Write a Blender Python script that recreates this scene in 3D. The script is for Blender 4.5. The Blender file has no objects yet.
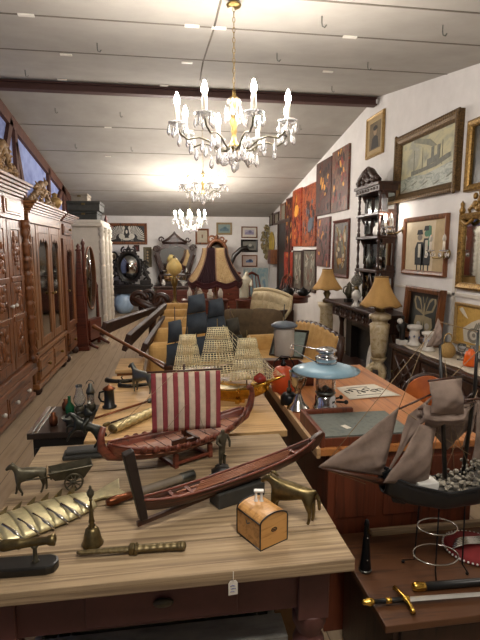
import bpy, math, random
from math import sin, cos, pi, radians as RD, sqrt
from mathutils import Matrix, Vector, Euler
random.seed(7)
SC = bpy.context.scene
COL = SC.collection
V = Vector
# ---------------------------------------------------------------- camera and measuring helpers
PSI, PHI, EYE = RD(8.45), RD(8.18), 1.55
cam_d = bpy.data.cameras.new('camera'); cam = bpy.data.objects.new('camera', cam_d); COL.objects.link(cam)
cam_d.sensor_fit = 'VERTICAL'; cam_d.sensor_height = 24; cam_d.sensor_width = 18; cam_d.lens = 18; cam_d.clip_start = .05
cam.location = (0, 0, EYE); cam.rotation_euler = (pi/2 - PHI, 0, -PSI)
SC.camera = cam
_F = V((sin(PSI)*cos(PHI), cos(PSI)*cos(PHI), -sin(PHI))); _R = V((cos(PSI), -sin(PSI), 0)); _U = _R.cross(_F)
def ray(x, y): return _F + _R*((x-240)/480) + _U*((320-y)/480)
def PZ(x, y, z): v = ray(x, y); return v*((z-EYE)/v.z) + V((0, 0, EYE))
def PX(x, y, X): v = ray(x, y); return v*(X/v.x) + V((0, 0, EYE))
def PY(x, y, Y): v = ray(x, y); return v*(Y/v.y) + V((0, 0, EYE))
# ---------------------------------------------------------------- materials
def _base(name, rough, metal):
    m = bpy.data.materials.new(name); m.use_nodes = True
    nt = m.node_tree; b = nt.nodes['Principled BSDF']
    b.inputs['Roughness'].default_value = rough; b.inputs['Metallic'].default_value = metal
    return m, nt, b
def lin(c):
    if isinstance(c, str):
        c = [int(c[i:i+2], 16)/255 for i in (0, 2, 4)]
        c = [x/12.92 if x <= .04045 else ((x+.055)/1.055)**2.4 for x in c]
    return (*c, 1)
def ramp_mat(name, cols, scale=(8, 8, 8), rough=.6, metal=0, detail=6, bump=0, dist=0, lo=.3, hi=.7, mod=None, noise_rough=.6):
    """noise driven colour ramp in the object's own coordinates"""
    m, nt, b = _base(name, rough, metal)
    tc = nt.nodes.new('ShaderNodeTexCoord'); mp = nt.nodes.new('ShaderNodeMapping'); nz = nt.nodes.new('ShaderNodeTexNoise'); cr = nt.nodes.new('ShaderNodeValToRGB')
    nt.links.new(tc.outputs['Object'], mp.inputs[0]); nt.links.new(mp.outputs[0], nz.inputs[0])
    mp.inputs['Scale'].default_value = scale if not isinstance(scale, (int, float)) else (scale,)*3
    nz.inputs['Scale'].default_value = 1; nz.inputs['Detail'].default_value = detail; nz.inputs['Distortion'].default_value = dist; nz.inputs['Roughness'].default_value = noise_rough
    nt.links.new(nz.outputs[0], cr.inputs[0])
    el = cr.color_ramp.elements
    n = len(cols)
    while len(el) < n: el.new(.5)
    for i, c in enumerate(cols):
        el[i].position = lo + (hi-lo)*i/max(1, n-1); el[i].color = lin(c)
    out = cr.outputs[0]
    if mod: out = mod(nt, tc, out)
    nt.links.new(out, b.inputs['Base Color'])
    if bump:
        bp = nt.nodes.new('ShaderNodeBump'); bp.inputs['Strength'].default_value = bump; bp.inputs['Distance'].default_value = .004
        nt.links.new(nz.outputs[0], bp.inputs['Height']); nt.links.new(bp.outputs[0], b.inputs['Normal'])
    return m
def wood(name, c1, c2, axis=0, rough=.45, fine=40, long=2.5, bump=.25, c3=None):
    s = [fine]*3; s[axis] = long
    return ramp_mat(name, [c1, c3 or c2, c2], tuple(s), rough, 0, 7, bump, .8, .36, .64)
def plain(name, c, rough=.5, metal=0, var=.12, scale=14, bump=0):
    c = lin(c); a = tuple(max(0, x*(1-var)) for x in c[:3]); b2 = tuple(min(1, x*(1+var)) for x in c[:3])
    return ramp_mat(name, [a, b2], scale, rough, metal, 5, bump)
def glass(name, c, rough=.03, tr=.95, ior=1.45):
    m, nt, b = _base(name, rough, 0)
    b.inputs['Base Color'].default_value = lin(c); b.inputs['Transmission Weight'].default_value = tr; b.inputs['IOR'].default_value = ior
    return m
def emis(name, c, s):
    m, nt, b = _base(name, .5, 0)
    b.inputs['Base Color'].default_value = lin(c); b.inputs['Emission Color'].default_value = lin(c); b.inputs['Emission Strength'].default_value = s
    return m
def stripes(period, width, colour, axis='Y', off=0.):
    """returns a modifier that lays thin lines of one colour every period metres"""
    def f(nt, tc, col):
        sep = nt.nodes.new('ShaderNodeSeparateXYZ'); nt.links.new(tc.outputs['Object'], sep.inputs[0])
        ad = nt.nodes.new('ShaderNodeMath'); ad.operation = 'ADD'; ad.inputs[1].default_value = off+1000*period; nt.links.new(sep.outputs[axis], ad.inputs[0])
        mo = nt.nodes.new('ShaderNodeMath'); mo.operation = 'MODULO'; mo.inputs[1].default_value = period; nt.links.new(ad.outputs[0], mo.inputs[0])
        lt = nt.nodes.new('ShaderNodeMath'); lt.operation = 'LESS_THAN'; lt.inputs[1].default_value = width; nt.links.new(mo.outputs[0], lt.inputs[0])
        mx = nt.nodes.new('ShaderNodeMix'); mx.data_type = 'RGBA'; nt.links.new(lt.outputs[0], mx.inputs[0]); nt.links.new(col, mx.inputs[6]); mx.inputs[7].default_value = lin(colour)
        return mx.outputs[2]
    return f
# ---------------------------------------------------------------- mesh builder
I4 = Matrix.Identity(4)
def TR(x=0, y=0, z=0, rx=0, ry=0, rz=0, s=1):
    return Matrix.Translation((x, y, z)) @ Euler((rx, ry, rz)).to_matrix().to_4x4() @ Matrix.Scale(s, 4)
class MB:
    def __init__(s, M=None): s.v, s.f, s.mi, s.sm, s.cur, s.M = [], [], [], [], 0, M or I4
    def slot(s, i): s.cur = i; return s
    def add(s, vs, fs, smooth=False, M=None):
        M = s.M @ (M or I4); k = len(s.v)
        s.v += [tuple(M @ V(p)) for p in vs]
        for f in fs: s.f.append([i+k for i in f]); s.mi.append(s.cur); s.sm.append(smooth)
        return s
    def box(s, x0, x1, y0, y1, z0, z1, M=None):
        vs = [(x, y, z) for z in (z0, z1) for y in (y0, y1) for x in (x0, x1)]
        return s.add(vs, [(0, 2, 3, 1), (4, 5, 7, 6), (0, 1, 5, 4), (2, 6, 7, 3), (0, 4, 6, 2), (1, 3, 7, 5)], False, M)
    def cbox(s, c, d, M=None): return s.box(c[0]-d[0]/2, c[0]+d[0]/2, c[1]-d[1]/2, c[1]+d[1]/2, c[2]-d[2]/2, c[2]+d[2]/2, M)
    def tube(s, pts, r, n=8, closed=False, M=None, flat=1.):
        pts = [V(p) for p in pts]; k = len(pts); rs = r if isinstance(r, (list, tuple)) else [r]*k
        vs, fs = [], []; up = None
        for i, p in enumerate(pts):
            a = pts[(i-1) % k] if (closed or i) else p; b = pts[(i+1) % k] if (closed or i < k-1) else p
            t = (b-a).normalized()
            if up is None:
                up = V((0, 0, 1)) if abs(t.z) < .9 else V((1, 0, 0))
            u = (up - t*up.dot(t))
            u = u.normalized() if u.length > 1e-6 else t.orthogonal().normalized()
            up = u; w = t.cross(u)
            for j in range(n):
                an = 2*pi*j/n; vs.append(p + (u*cos(an)*flat + w*sin(an))*rs[i])
        m = k if closed else k-1
        for i in range(m):
            for j in range(n):
                a, b = i*n+j, i*n+(j+1) % n; c, d = ((i+1) % k)*n+(j+1) % n, ((i+1) % k)*n+j
                fs.append((a, b, c, d))
        if not closed:
            fs.append(tuple(range(n))[::-1]); fs.append(tuple((k-1)*n+j for j in range(n)))
        return s.add(vs, fs, True, M)
    def lathe(s, prof, c=(0, 0, 0), n=16, M=None, sx=1., sy=1.):
        vs, fs = [], []; k = len(prof)
        for r, z in prof:
            for j in range(n):
                a = 2*pi*j/n; vs.append((c[0]+r*cos(a)*sx, c[1]+r*sin(a)*sy, c[2]+z))
        for i in range(k-1):
            for j in range(n): fs.append((i*n+j, i*n+(j+1) % n, (i+1)*n+(j+1) % n, (i+1)*n+j))
        if prof[0][0] > 1e-5: fs.append(tuple(range(n))[::-1])
        if prof[-1][0] > 1e-5: fs.append(tuple((k-1)*n+j for j in range(n)))
        return s.add(vs, fs, True, M)
    def ell(s, c, r, n=12, m=8, M=None):
        r = r if isinstance(r, (tuple, list)) else (r, r, r)
        vs, fs = [(c[0], c[1], c[2]-r[2])], []
        for i in range(1, m):
            t = -pi/2+pi*i/m
            for j in range(n): vs.append((c[0]+r[0]*cos(t)*cos(2*pi*j/n), c[1]+r[1]*cos(t)*sin(2*pi*j/n), c[2]+r[2]*sin(t)))
        vs.append((c[0], c[1], c[2]+r[2])); L = len(vs)-1
        for j in range(n): fs.append((0, 1+(j+1) % n, 1+j)); fs.append((L, L-n+j, L-n+(j+1) % n))
        for i in range(m-2):
            for j in range(n): a = 1+i*n; fs.append((a+j, a+(j+1) % n, a+n+(j+1) % n, a+n+j))
        return s.add(vs, fs, True, M)
    def prism(s, poly, y0, y1, M=None, smooth=False):
        """polygon in x,z extruded along y"""
        n = len(poly); vs = [(x, y0, z) for x, z in poly]+[(x, y1, z) for x, z in poly]
        ar = sum(poly[i][0]*poly[(i+1) % n][1]-poly[(i+1) % n][0]*poly[i][1] for i in range(n))
        fs = [tuple(range(n)), tuple(range(n, 2*n))[::-1]]+[(i, n+i, n+(i+1) % n, (i+1) % n) for i in range(n)]
        if ar < 0: fs = [f[::-1] for f in fs]
        return s.add(vs, fs, smooth, M)
    def grid(s, f, nu, nv, M=None, cu=False):
        vs = [f(i/(nu), j/(nv)) for i in range(nu+(0 if cu else 1)) for j in range(nv+1)]; w = nv+1; fs = []
        N = nu if cu else nu+1
        for i in range(nu):
            for j in range(nv):
                a, b = i*w+j, ((i+1) % N)*w+j
                fs.append((a, b, b+1, a+1))
        return s.add(vs, fs, True, M)
    def frame(s, w, h, fw, y0, y1, z0=0, lip=0):
        """picture frame: four mitred bars, front at y0"""
        for a in range(4):
            W, H = (w, h)
            o = [(-W/2, z0), (W/2, z0), (W/2, z0+H), (-W/2, z0+H)]; i = [(-W/2+fw, z0+fw), (W/2-fw, z0+fw), (W/2-fw, z0+H-fw), (-W/2+fw, z0+H-fw)]
            b = (a+1) % 4
            pr = [(o[a], y1), (o[a], y0+lip), ((o[a][0]*.7+i[a][0]*.3, o[a][1]*.7+i[a][1]*.3), y0), ((o[a][0]*.25+i[a][0]*.75, o[a][1]*.25+i[a][1]*.75), y0+lip), (i[a], y0+lip*2), (i[a], y1)]
            qr = [(o[b], y1), (o[b], y0+lip), ((o[b][0]*.7+i[b][0]*.3, o[b][1]*.7+i[b][1]*.3), y0), ((o[b][0]*.25+i[b][0]*.75, o[b][1]*.25+i[b][1]*.75), y0+lip), (i[b], y0+lip*2), (i[b], y1)]
            vs = [(p[0], y, p[1]) for p, y in pr]+[(p[0], y, p[1]) for p, y in qr]
            s.add(vs, [(k, k+6, (k+1) % 6+6, (k+1) % 6) for k in range(6)])
        return s
    def build(s, name, mats, parent=None, bevel=0, solid=0, sub=0, seg=2):
        me = bpy.data.meshes.new(name); me.from_pydata(s.v, [], s.f)
        for m in (mats if isinstance(mats, (list, tuple)) else [mats]): me.materials.append(m)
        for p, i, sm in zip(me.polygons, s.mi, s.sm): p.material_index = i; p.use_smooth = sm
        me.update()
        o = bpy.data.objects.new(name, me); COL.objects.link(o)
        if parent: o.parent = parent
        if solid: q = o.modifiers.new('solid', 'SOLIDIFY'); q.thickness = solid; q.offset = 0
        if bevel: q = o.modifiers.new('bevel', 'BEVEL'); q.width = bevel; q.segments = seg; q.limit_method = 'ANGLE'
        if sub: q = o.modifiers.new('sub', 'SUBSURF'); q.levels = sub; q.render_levels = sub
        return o
def tag(o, label, cat, group=None):
    o['label'] = label; o['category'] = cat
    if group: o['group'] = group
    return o
def thing(name, label, cat, loc=(0, 0, 0), rz=0, group=None, rx=0, ry=0):
    o = bpy.data.objects.new(name, None); o.empty_display_size = .05; COL.objects.link(o); o.location = loc; o.rotation_euler = (rx, ry, rz)
    return tag(o, label, cat, group)
def solo(mb, name, mats, label, cat, group=None, loc=(0, 0, 0), rz=0, **k):
    o = mb.build(name, mats, None, **k); o.location = loc; o.rotation_euler = (0, 0, rz)
    return tag(o, label, cat, group)
def struct(mb, name, mats, **k):
    o = mb.build(name, mats, None, **k); o['kind'] = 'structure'; return o
def dup(root, loc, rz, label, group=None, s=1.):
    """copy of a thing with its parts and sub-parts"""
    kids = {}
    for o in COL.objects:
        if o.parent: kids.setdefault(o.parent.name, []).append(o)
    def cp(o, par):
        c = o.copy(); COL.objects.link(c)
        if par: c.parent = par
        for k in kids.get(o.name, []): cp(k, c)
        return c
    r = cp(root, None); r.location = loc; r.rotation_euler = (root.rotation_euler[0], root.rotation_euler[1], rz); r.scale = (s, s, s); r['label'] = label
    if group: r['group'] = group
    return r
def skin(name, m, parent, nodes, edges, root, sub=2, smooth=True):
    keys = list(nodes); me = bpy.data.meshes.new(name)
    me.from_pydata([nodes[k][:3] for k in keys], [(keys.index(a), keys.index(b)) for a, b in edges], [])
    me.materials.append(m)
    o = bpy.data.objects.new(name, me); COL.objects.link(o)
    if parent: o.parent = parent
    q = o.modifiers.new('skin', 'SKIN'); q.use_smooth_shade = True
    if not me.skin_vertices: me.attributes.new('skin', 'FLOAT', 'POINT')
    sv = me.skin_vertices[0].data
    for i, k in enumerate(keys):
        r = nodes[k][3]; sv[i].radius = (r, r) if not isinstance(r, tuple) else r
        sv[i].use_root = (k == root)
    if sub: q = o.modifiers.new('sub', 'SUBSURF'); q.levels = sub; q.render_levels = sub
    return o
def chain(*ks): return list(zip(ks[:-1], ks[1:]))
def arc(cx, cz, r, a0, a1, n, y=0): return [(cx+r*cos(a0+(a1-a0)*i/n), y, cz+r*sin(a0+(a1-a0)*i/n)) for i in range(n+1)]
def circ(c, r, n=20, ax='z', ry=None):
    ry = ry or r; out = []
    for i in range(n):
        a = 2*pi*i/n; p = (r*cos(a), ry*sin(a))
        out.append({'z': (c[0]+p[0], c[1]+p[1], c[2]), 'y': (c[0]+p[0], c[1], c[2]+p[1]), 'x': (c[0], c[1]+p[0], c[2]+p[1])}[ax])
    return out
# ---------------------------------------------------------------- palette
M = {}
M['white_wall'] = ramp_mat('white_plaster', ['D2CEC9', 'DEDAD6'], 5, .9, bump=.15)
M['ceil'] = ramp_mat('ceiling_board', ['9C978E', 'A8A39A'], 3, .85)
M['beam'] = plain('beam_brown', '4A2E28', .6)
M['purple'] = ramp_mat('blue_violet_paint', ['6470A4', '929FCB', '7A88BC'], (1.2, 1.2, 1.2), .9, lo=.35, hi=.65)
M['timber'] = wood('dark_timber', '3A2218', '553326', 2, .7)
M['floor'] = ramp_mat('floor_planks', ['84705A', 'A38E74', '947E62'], (14, 1.2, 1), .55, bump=.1, dist=.5, mod=stripes(.16, .006, '6A5844', 'X', .03))
M['walnut'] = wood('walnut', '3A2012', '77492A', 2, .38, 25)
M['walnut_h'] = wood('walnut_across', '3A2012', '77492A', 1, .38, 25)
M['oakred'] = wood('red_oak', '4A2C18', '885A34', 2, .38, 25)
M['oakred_h'] = wood('red_oak_across', '4A2C18', '885A34', 1, .38, 25)
M['dkwood'] = wood('dark_wood', '20120C', '3B2318', 0, .65, 30)
M['dkwood_v'] = wood('dark_wood_upright', '20120C', '3B2318', 2, .4, 30)
M['ebony'] = plain('black_wood', '17110E', .35)
M['mahog'] = wood('mahogany', '3A170F', '5C2A1B', 0, .35, 30)
M['pine'] = wood('weathered_pine', '77624A', 'AE9674', 0, .7, 60, 1.2, .6, '967F60')
M['pine2'] = wood('warm_pine', 'A87F4E', 'CDA670', 0, .5, 40, 1.6, .3)
M['redbrown'] = plain('red_brown_paint', '53302A', .55, var=.25, scale=9)
M['desk'] = wood('desk_wood', '8E5028', 'B5753F', 1, .4, 35, 1.5)
M['deskside'] = wood('desk_side_wood', '4A2414', '6A341E', 2, .45, 30)
M['grey_paint'] = ramp_mat('worn_grey_paint', ['7E7C74', '9A978E', 'AAA69C'], (9, 30, 30), .75, bump=.2)
M['black'] = plain('black_metal', '18181A', .35, .6)
M['blackpaint'] = plain('black_paint', '15130F', .4)
M['bronze'] = plain('dark_bronze', '565040', .4, .6, .3, 40)
M['bronze_black'] = plain('black_bronze', '2C2D26', .35, .5, .3, 40)
M['brass'] = plain('aged_brass', '8A7446', .32, .95, .25, 40)
M['brass_d'] = plain('dull_brass', '6E6040', .38, .9, .3, 60)
M['gold'] = plain('bright_gold', 'D9AE50', .25, 1, .2, 60)
M['gilt'] = ramp_mat('old_gilding', ['4E3A1C', '8B6A35', 'A98A4E'], 60, .45, .6, bump=.4)
M['gilt_dark'] = ramp_mat('dark_gilding', ['2E2214', '5C4526', '7C6238'], 70, .5, .5, bump=.5)
M['goldframe'] = ramp_mat('gold_frame', ['8A6C3C', 'B99A62'], 40, .45, .4)
M['silver'] = plain('silver_metal', 'B9B6AE', .18, 1, .12, 30)
M['chrome'] = plain('chrome_metal', 'C6C8CA', .12, 1, .08, 30)
M['pewter'] = plain('pewter', '6C6E68', .35, .9, .2, 30)
M['glass'] = glass('clear_glass', 'F2F4F4')
M['smoke'] = glass('smoky_glass', 'C8C8C0', .15, .85)
M['frost'] = glass('frosted_glass', 'E8E4DA', .5, .5)
M['crystal'] = glass('cut_crystal', 'FFFFFF', .04, .8, 1.5)
M['mirror'] = plain('mirror_glass', 'B4B6B4', .04, 1, .03)
M['mirror_dk'] = plain('dim_mirror_glass', '6E6A64', .06, 1, .1, 3)
M['porc'] = plain('white_porcelain', 'DAD6CE', .25)
M['whitepaint'] = plain('cream_white_paint', 'CFC8BB', .5, var=.06)
M['cream'] = plain('cream_fabric', 'C7B48E', .9, scale=80, bump=.3)
M['tuft'] = ramp_mat('cream_brocade', ['A8946C', 'D2C19C', 'BBA880'], 45, .85, bump=.4)
M['mustard'] = ramp_mat('mustard_velvet', ['B2884A', 'D0A866'], 9, .8, bump=.1)
M['olive'] = ramp_mat('olive_brown_velvet', ['4A3C2A', '63533A'], 12, .85, bump=.1)
M['taupe'] = ramp_mat('taupe_fabric', ['6E5A42', '8A7254'], 30, .9)
M['cushion'] = ramp_mat('brown_cushion', ['4E3E2A', '66543A'], 14, .9)
M['shade'] = ramp_mat('ochre_lampshade', ['A67F46', 'C49C5E'], (6, 6, 2), .8)
M['onyx'] = ramp_mat('onyx_stone', ['8E7850', 'B7A27A', 'CFC0A0', '9C8258'], (7, 7, 9), .3, dist=1.5)
M['amber'] = glass('amber_glass', 'D79A28', .1, .6)
M['yellowglass'] = plain('yellow_glass', 'D8BE78', .2)
M['plum'] = plain('plum_velvet', '2C1018', .9, scale=50)
M['plum2'] = plain('wine_fringe', '4A2226', .9, scale=90)
M['shade_cream'] = ramp_mat('cream_embroidery', ['C9A877', 'D8BC8C', 'A8623A'], 22, .85, lo=.42, hi=.78)
M['orange'] = plain('orange_enamel', 'C04A1E', .35, var=.15)
M['orangeglass'] = plain('orange_glass', 'E0621E', .2)
M['leather'] = ramp_mat('orange_leather', ['A84E1E', 'CC6E30'], 10, .4)
M['blue'] = ramp_mat('pale_blue_enamel', ['7FA2B4', '9CBCCB'], 12, .3)
M['paper'] = plain('cream_paper', 'D5CDBC', .9, var=.05)
M['ink'] = plain('black_ink', '2B2926', .9)
M['inkblue'] = plain('blue_ink', '2A3F86', .9)
M['bulb'] = emis('lit_bulb', 'FFF6EC', 260); M['bulb_mid'] = emis('lit_bulb_softer', 'FFF6EC', 170); M['bulb_far'] = emis('lit_bulb_far', 'FFF6EC', 420); M['bulb_dim'] = emis('lit_sconce_bulb', 'FFF6EC', 80)
M['candle'] = plain('candle_sleeve', 'E8E0D0', .5)
M['sail_w'] = plain('cream_sail', 'CDB8A2', .9, scale=40)
M['sail_r'] = plain('faded_red_sail', '8A3A3E', .9, scale=40)
M['sail_b'] = ramp_mat('dark_blue_sail', ['2C333C', '454E57'], 14, .9)
M['sail_o'] = ramp_mat('dark_olive_sail', ['33302A', '4A463A'], 14, .9)
M['sail_g'] = ramp_mat('grey_brown_sail', ['6C5B50', '8A776A', '77665C'], 10, .9, bump=.4)
M['pale_gilt'] = plain('pale_gilt', 'B9A878', .4, .6, .3, 120)
M['antique'] = plain('antique_brass', '6A5C3E', .42, .7, .35, 90)
M['rope'] = plain('tan_cord', '8C7658', .9)
M['stone'] = plain('dark_stone', '33322E', .6, var=.3, scale=20)
M['bluecer'] = plain('pale_blue_ceramic', '9CB4CC', .3)
M['green'] = plain('green_glass', '1F5A38', .15)
M['red'] = plain('red_velvet', '7A1A1C', .8)
M['redshine'] = plain('red_glaze', '8C2A22', .2)
M['copper'] = plain('copper', '7C4A30', .3, .9)
# ================================================================= the room
XL, XR, YB, YR, RID, RZ_, SL = -2.1, 2.72, 12.9, -4.0, 6.3, 3.53, .164
def ceil_z(y): return RZ_ - SL*abs(y-RID)
struct(MB().box(XL-.2, XR+.2, YR-.2, YB+.2, -.1, 0), 'floor', M['floor'])
def slabwall(x0, x1):
    ys = [YR-.2, RID, YB+.2]; P = [(y, ceil_z(y)+.02) for y in ys]
    mb = MB(); vs = [(x, y, z) for x in (x0, x1) for y, z in [(ys[0], 0), (ys[2], 0), (ys[2], P[2][1]), (ys[1], P[1][1]), (ys[0], P[0][1])]]
    return mb.add(vs, [(0, 1, 2, 3, 4), (9, 8, 7, 6, 5), (0, 5, 6, 1), (1, 6, 7, 2), (2, 7, 8, 3), (3, 8, 9, 4), (4, 9, 5, 0)])
struct(slabwall(XL-.15, XL), 'wall_left', M['purple'])
struct(slabwall(XR, XR+.15), 'wall_right', M['white_wall'])
struct(MB().box(XL, XR, YB, YB+.15, 0, ceil_z(YB)+.02), 'wall_back', M['white_wall'])
zr = ceil_z(YR)
struct(MB().box(XL, XR, YR-.15, YR, 0, zr+.02), 'wall_rear', M['white_wall'])
mb = MB()
t = .12
vs = [(x, y, ceil_z(y)+dz) for x in (XL-.1, XR+.1) for y, dz in ((YR-.15, 0), (RID, 0), (YB+.15, 0), (YB+.15, t), (RID, t), (YR-.15, t))]
mb.add(vs, [(0, 1, 4, 5), (1, 2, 3, 4), (6, 11, 10, 7), (7, 10, 9, 8), (0, 6, 7, 1), (1, 7, 8, 2), (3, 9, 10, 4), (4, 10, 11, 5), (0, 5, 11, 6), (2, 8, 9, 3)])
struct(mb, 'ceiling', M['ceil'])
# ridge beam
struct(MB().box(XL, XR-.02, RID-.09, RID-.07, RZ_-.11, RZ_-.01).box(XL, XR-.02, RID-.13, RID-.02, RZ_-.125, RZ_-.105).box(XL, XR-.02, RID-.13, RID-.02, RZ_-.045, RZ_-.03), 'trim_1', M['beam'])
# seams between ceiling boards
M['seam'] = plain('seam_shadow_gap', '6A6258', .9)
def ceil_hit(x, y, front):
    v = ray(x, y); sg = 1 if front else -1      # z = RZ - SL*sg*(RID - y)
    tt = (RZ_ - SL*sg*RID - EYE)/(v.z - SL*sg*v.y); return v*tt + V((0, 0, EYE))
n = 2
seamY = []
for y, fr in ((29, 1), (62, 1), (-6, 1), (132, 0), (156, 0), (177, 0), (193, 0), (203, 0)):
    Y = ceil_hit(240, y, fr).y; seamY.append(Y)
    struct(MB().cbox((0, 0, 0), (XR-XL, .014, .006)), f'trim_{n}', M['seam']).location = ((XL+XR)/2, Y, ceil_z(Y)-.001); n += 1
for (xa, ya, xb, yb) in ((222, -4, 214, 28), (214, 28, 203, 62), (203, 62, 200, 80)):
    a, b = ceil_hit(xa, ya, 1), ceil_hit(xb, yb, 1)
    struct(MB().tube([a, b], .007, 4), f'trim_{n}', M['seam']); n += 1
clipm = plain('white_clip', 'E2DDD2', .5)
for i, (x, y, fr) in enumerate(((26, 14, 1), (192, 25, 1), (219, 27, 1), (350, 36, 1), (66, 54, 1), (187, 62, 1), (328, 71, 1), (62, 79, 1), (164, 85, 1), (75, 89, 0), (108, 127, 0), (190, 130, 0), (108, 156, 0))):
    p = ceil_hit(x, y, fr)
    solo(MB().box(-.05, .05, -.014, .014, -.012, 0), 'ceiling_clip', clipm, 'small white clip over a seam of the ceiling boards', 'clip', 'clips along the ceiling seams', p)
for i, (x, y, fr) in enumerate(((97, 43, 1), (322, 16, 1), (443, 25, 1), (277, 53, 1), (368, 62, 1), (25, 70, 1), (332, 86, 1), (55, 108, 0), (120, 112, 0), (75, 144, 0), (131, 147, 0), (300, 125, 0))):
    p = ceil_hit(x, y, fr)
    solo(MB().tube([(0, 0, 0), (0, 0, -.04), (.004, 0, -.06), (.02, 0, -.066), (.03, 0, -.05)], .004, 5), 'ceiling_hook', M['pewter'], 'small bare metal hook screwed into the white ceiling', 'hook', 'bare hooks in the ceiling', p)
# timber frame on the blue wall and dark eaves board
def beam_yz(y0, z0, y1, z1, w=.11):
    global n
    d = V((0, y1-y0, z1-z0)); L = d.length; a = math.atan2(d.z, d.y)
    struct(MB().box(0, .05, 0, L, -w/2, w/2), f'trim_{n}', M['timber']); o = COL.objects[f'trim_{n}']
    o.location = (XL, y0, z0); o.rotation_euler = (a, 0, 0); n += 1
beam_yz(RID, ceil_z(RID)-.08, YB, ceil_z(YB)-.08, .17); beam_yz(RID, ceil_z(RID)-.08, 0, ceil_z(0)-.08, .17)
for (y0, z0, y1, z1) in ((7.35, 2.2, 7.35, 3.2), (6.55, 2.3, 7.2, 3.3), (7.7, 2.25, 7.35, 3.05), (9.2, 2.0, 9.2, 3.0), (9.3, 2.1, 10.4, 2.85), (11., 2.2, 10.4, 2.8), (5.4, 2.2, 5.4, 3.3), (6.5, 2.1, 6.5, 3.4), (10.4, 2.0, 10.4, 2.8)): beam_yz(y0, z0, y1, z1)
beam_yz(0, 2.12, YB, 2.12, .1)
# doorway on the right wall far end, room's darkness painted as a black panel
dr = struct(MB().box(XR-.03, XR-.005, 10.6, 11.65, 0, 2.2), 'door_1', M['ebony'])
struct(MB().box(XR-.05, XR-.002, 10.5, 10.6, 0, 2.28).box(XR-.05, XR-.002, 11.65, 11.75, 0, 2.28).box(XR-.05, XR-.002, 10.6, 11.65, 2.2, 2.28), f'trim_{n}', M['dkwood_v']); n += 1
# cable ducts on the right wall
a, b = PX(388, 284, XR), PX(480, 292, XR)
struct(MB().box(XR-.018, XR-.001, b.y-1, a.y+.3, a.z-.015, a.z+.015), f'trim_{n}', M['whitepaint']); n += 1
a = PX(457, 262, XR)
struct(MB().box(XR-.018, XR-.001, a.y-.02, a.y+.02, .5, a.z), f'trim_{n}', M['whitepaint']); n += 1
# ================================================================= wardrobes on the left
XF = -1.4
def carved(mb, y0, y1, z0, z1, x, seed=0, n=26, r=.035):
    rr = random.Random(seed)
    for i in range(n):
        y, z = rr.uniform(y0, y1), rr.uniform(z0, z1)
        mb.ell((x, y, z), (r*.5, rr.uniform(.5, 1)*r, rr.uniform(.6, 1.6)*r), 7, 5)
    return mb
def panel_door(par, y0, y1, z0, z1, x, mw, kind, mats, knob=None, seed=1):
    """framed door in the plane facing +x"""
    fw = min(.085, (y1-y0)*.2)
    mb = MB().box(x-.03, x, y0, y0+fw, z0, z1).box(x-.03, x, y1-fw, y1, z0, z1).box(x-.03, x, y0+fw, y1-fw, z0, z0+fw).box(x-.03, x, y0+fw, y1-fw, z1-fw, z1)
    if kind == 'carved':
        mb.box(x-.03, x-.012, y0+fw, y1-fw, z0+fw, z1-fw)
        h = z1-z0-2*fw
        for (a, b) in ((0, .3), (.34, .6), (.64, 1)):
            za, zb = z0+fw+h*a+.01, z0+fw+h*b-.01
            mb.box(x-.014, x-.002, y0+fw+.02, y1-fw-.02, za, zb)
            carved(mb, y0+fw+.05, y1-fw-.05, za+.04, zb-.04, x, seed+int(a*10), 22, .03)
        mb.box(x-.03, x+.01, y0+fw*.3, y1-fw*.3, z0+fw+h*.3, z0+fw+h*.34).box(x-.03, x+.01, y0+fw*.3, y1-fw*.3, z0+fw+h*.6, z0+fw+h*.64)
    d = mb.build('door', mw, par, bevel=.006)
    if kind in ('glass', 'mirror'):
        # arched mirror pane with a shaped top rail
        MB().box(x-.024, x-.015, y0+fw, y1-fw, z0+fw, z1-fw).build('mirror_pane', mats, d)
        k = MB(); yc = (y0+y1)/2; w = (y1-y0)/2-fw
        poly = [(-w, 0), (w, 0), (w, -.16), (w*.8, -.09), (w*.5, -.06), (w*.25, -.1), (0, -.045), (-w*.25, -.1), (-w*.5, -.06), (-w*.8, -.09), (-w, -.16)]
        k.prism(poly, -.01, .0, TR(x-.006, yc, z1-fw, 0, 0, pi/2)); k.build('carved_top_rail', mw, d)
    if knob: MB().lathe([(.006, 0), (.008, .012), (.016, .02), (.018, .03), (.01, .04), (0, .042)], (0, 0, 0), 10, TR(x, knob[0], knob[1], 0, pi/2, 0)).build('knob', M['porc'] if kind == 'carved' else M['brass'], d)
    return d
def drawer(par, y0, y1, z0, z1, x, mw, knobs, km):
    d = MB().box(x-.03, x, y0, y1, z0, z1).box(x, x+.008, y0+.03, y1-.03, z0+.03, z1-.03).build('drawer', mw, par, bevel=.005)
    for ky in knobs: MB().lathe([(.007, 0), (.009, .012), (.019, .022), (.021, .034), (.012, .044), (0, .046)], (0, 0, 0), 10, TR(x+.006, ky, (z0+z1)/2, 0, pi/2, 0)).build('knob', km, d)
def turned_col(mb, x, y, z0, z1, r=.045):
    H = z1-z0; pr = [(r, 0), (r, .06), (r*.6, .08), (r*1.1, .12), (r*.55, .17)]
    for i in range(7):
        z = .2+(H-.4)*i/7; d = (H-.4)/7
        pr += [(r*.7, z), (r*.95, z+d*.3), (r*.75, z+d*.62), (r*1.08, z+d*.8), (r*.6, z+d*.95)]
    pr += [(r*.55, H-.17), (r*1.1, H-.12), (r*.6, H-.08), (r, H-.06), (r, H)]
    return mb.lathe(pr, (x, y, z0), 12)
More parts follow.
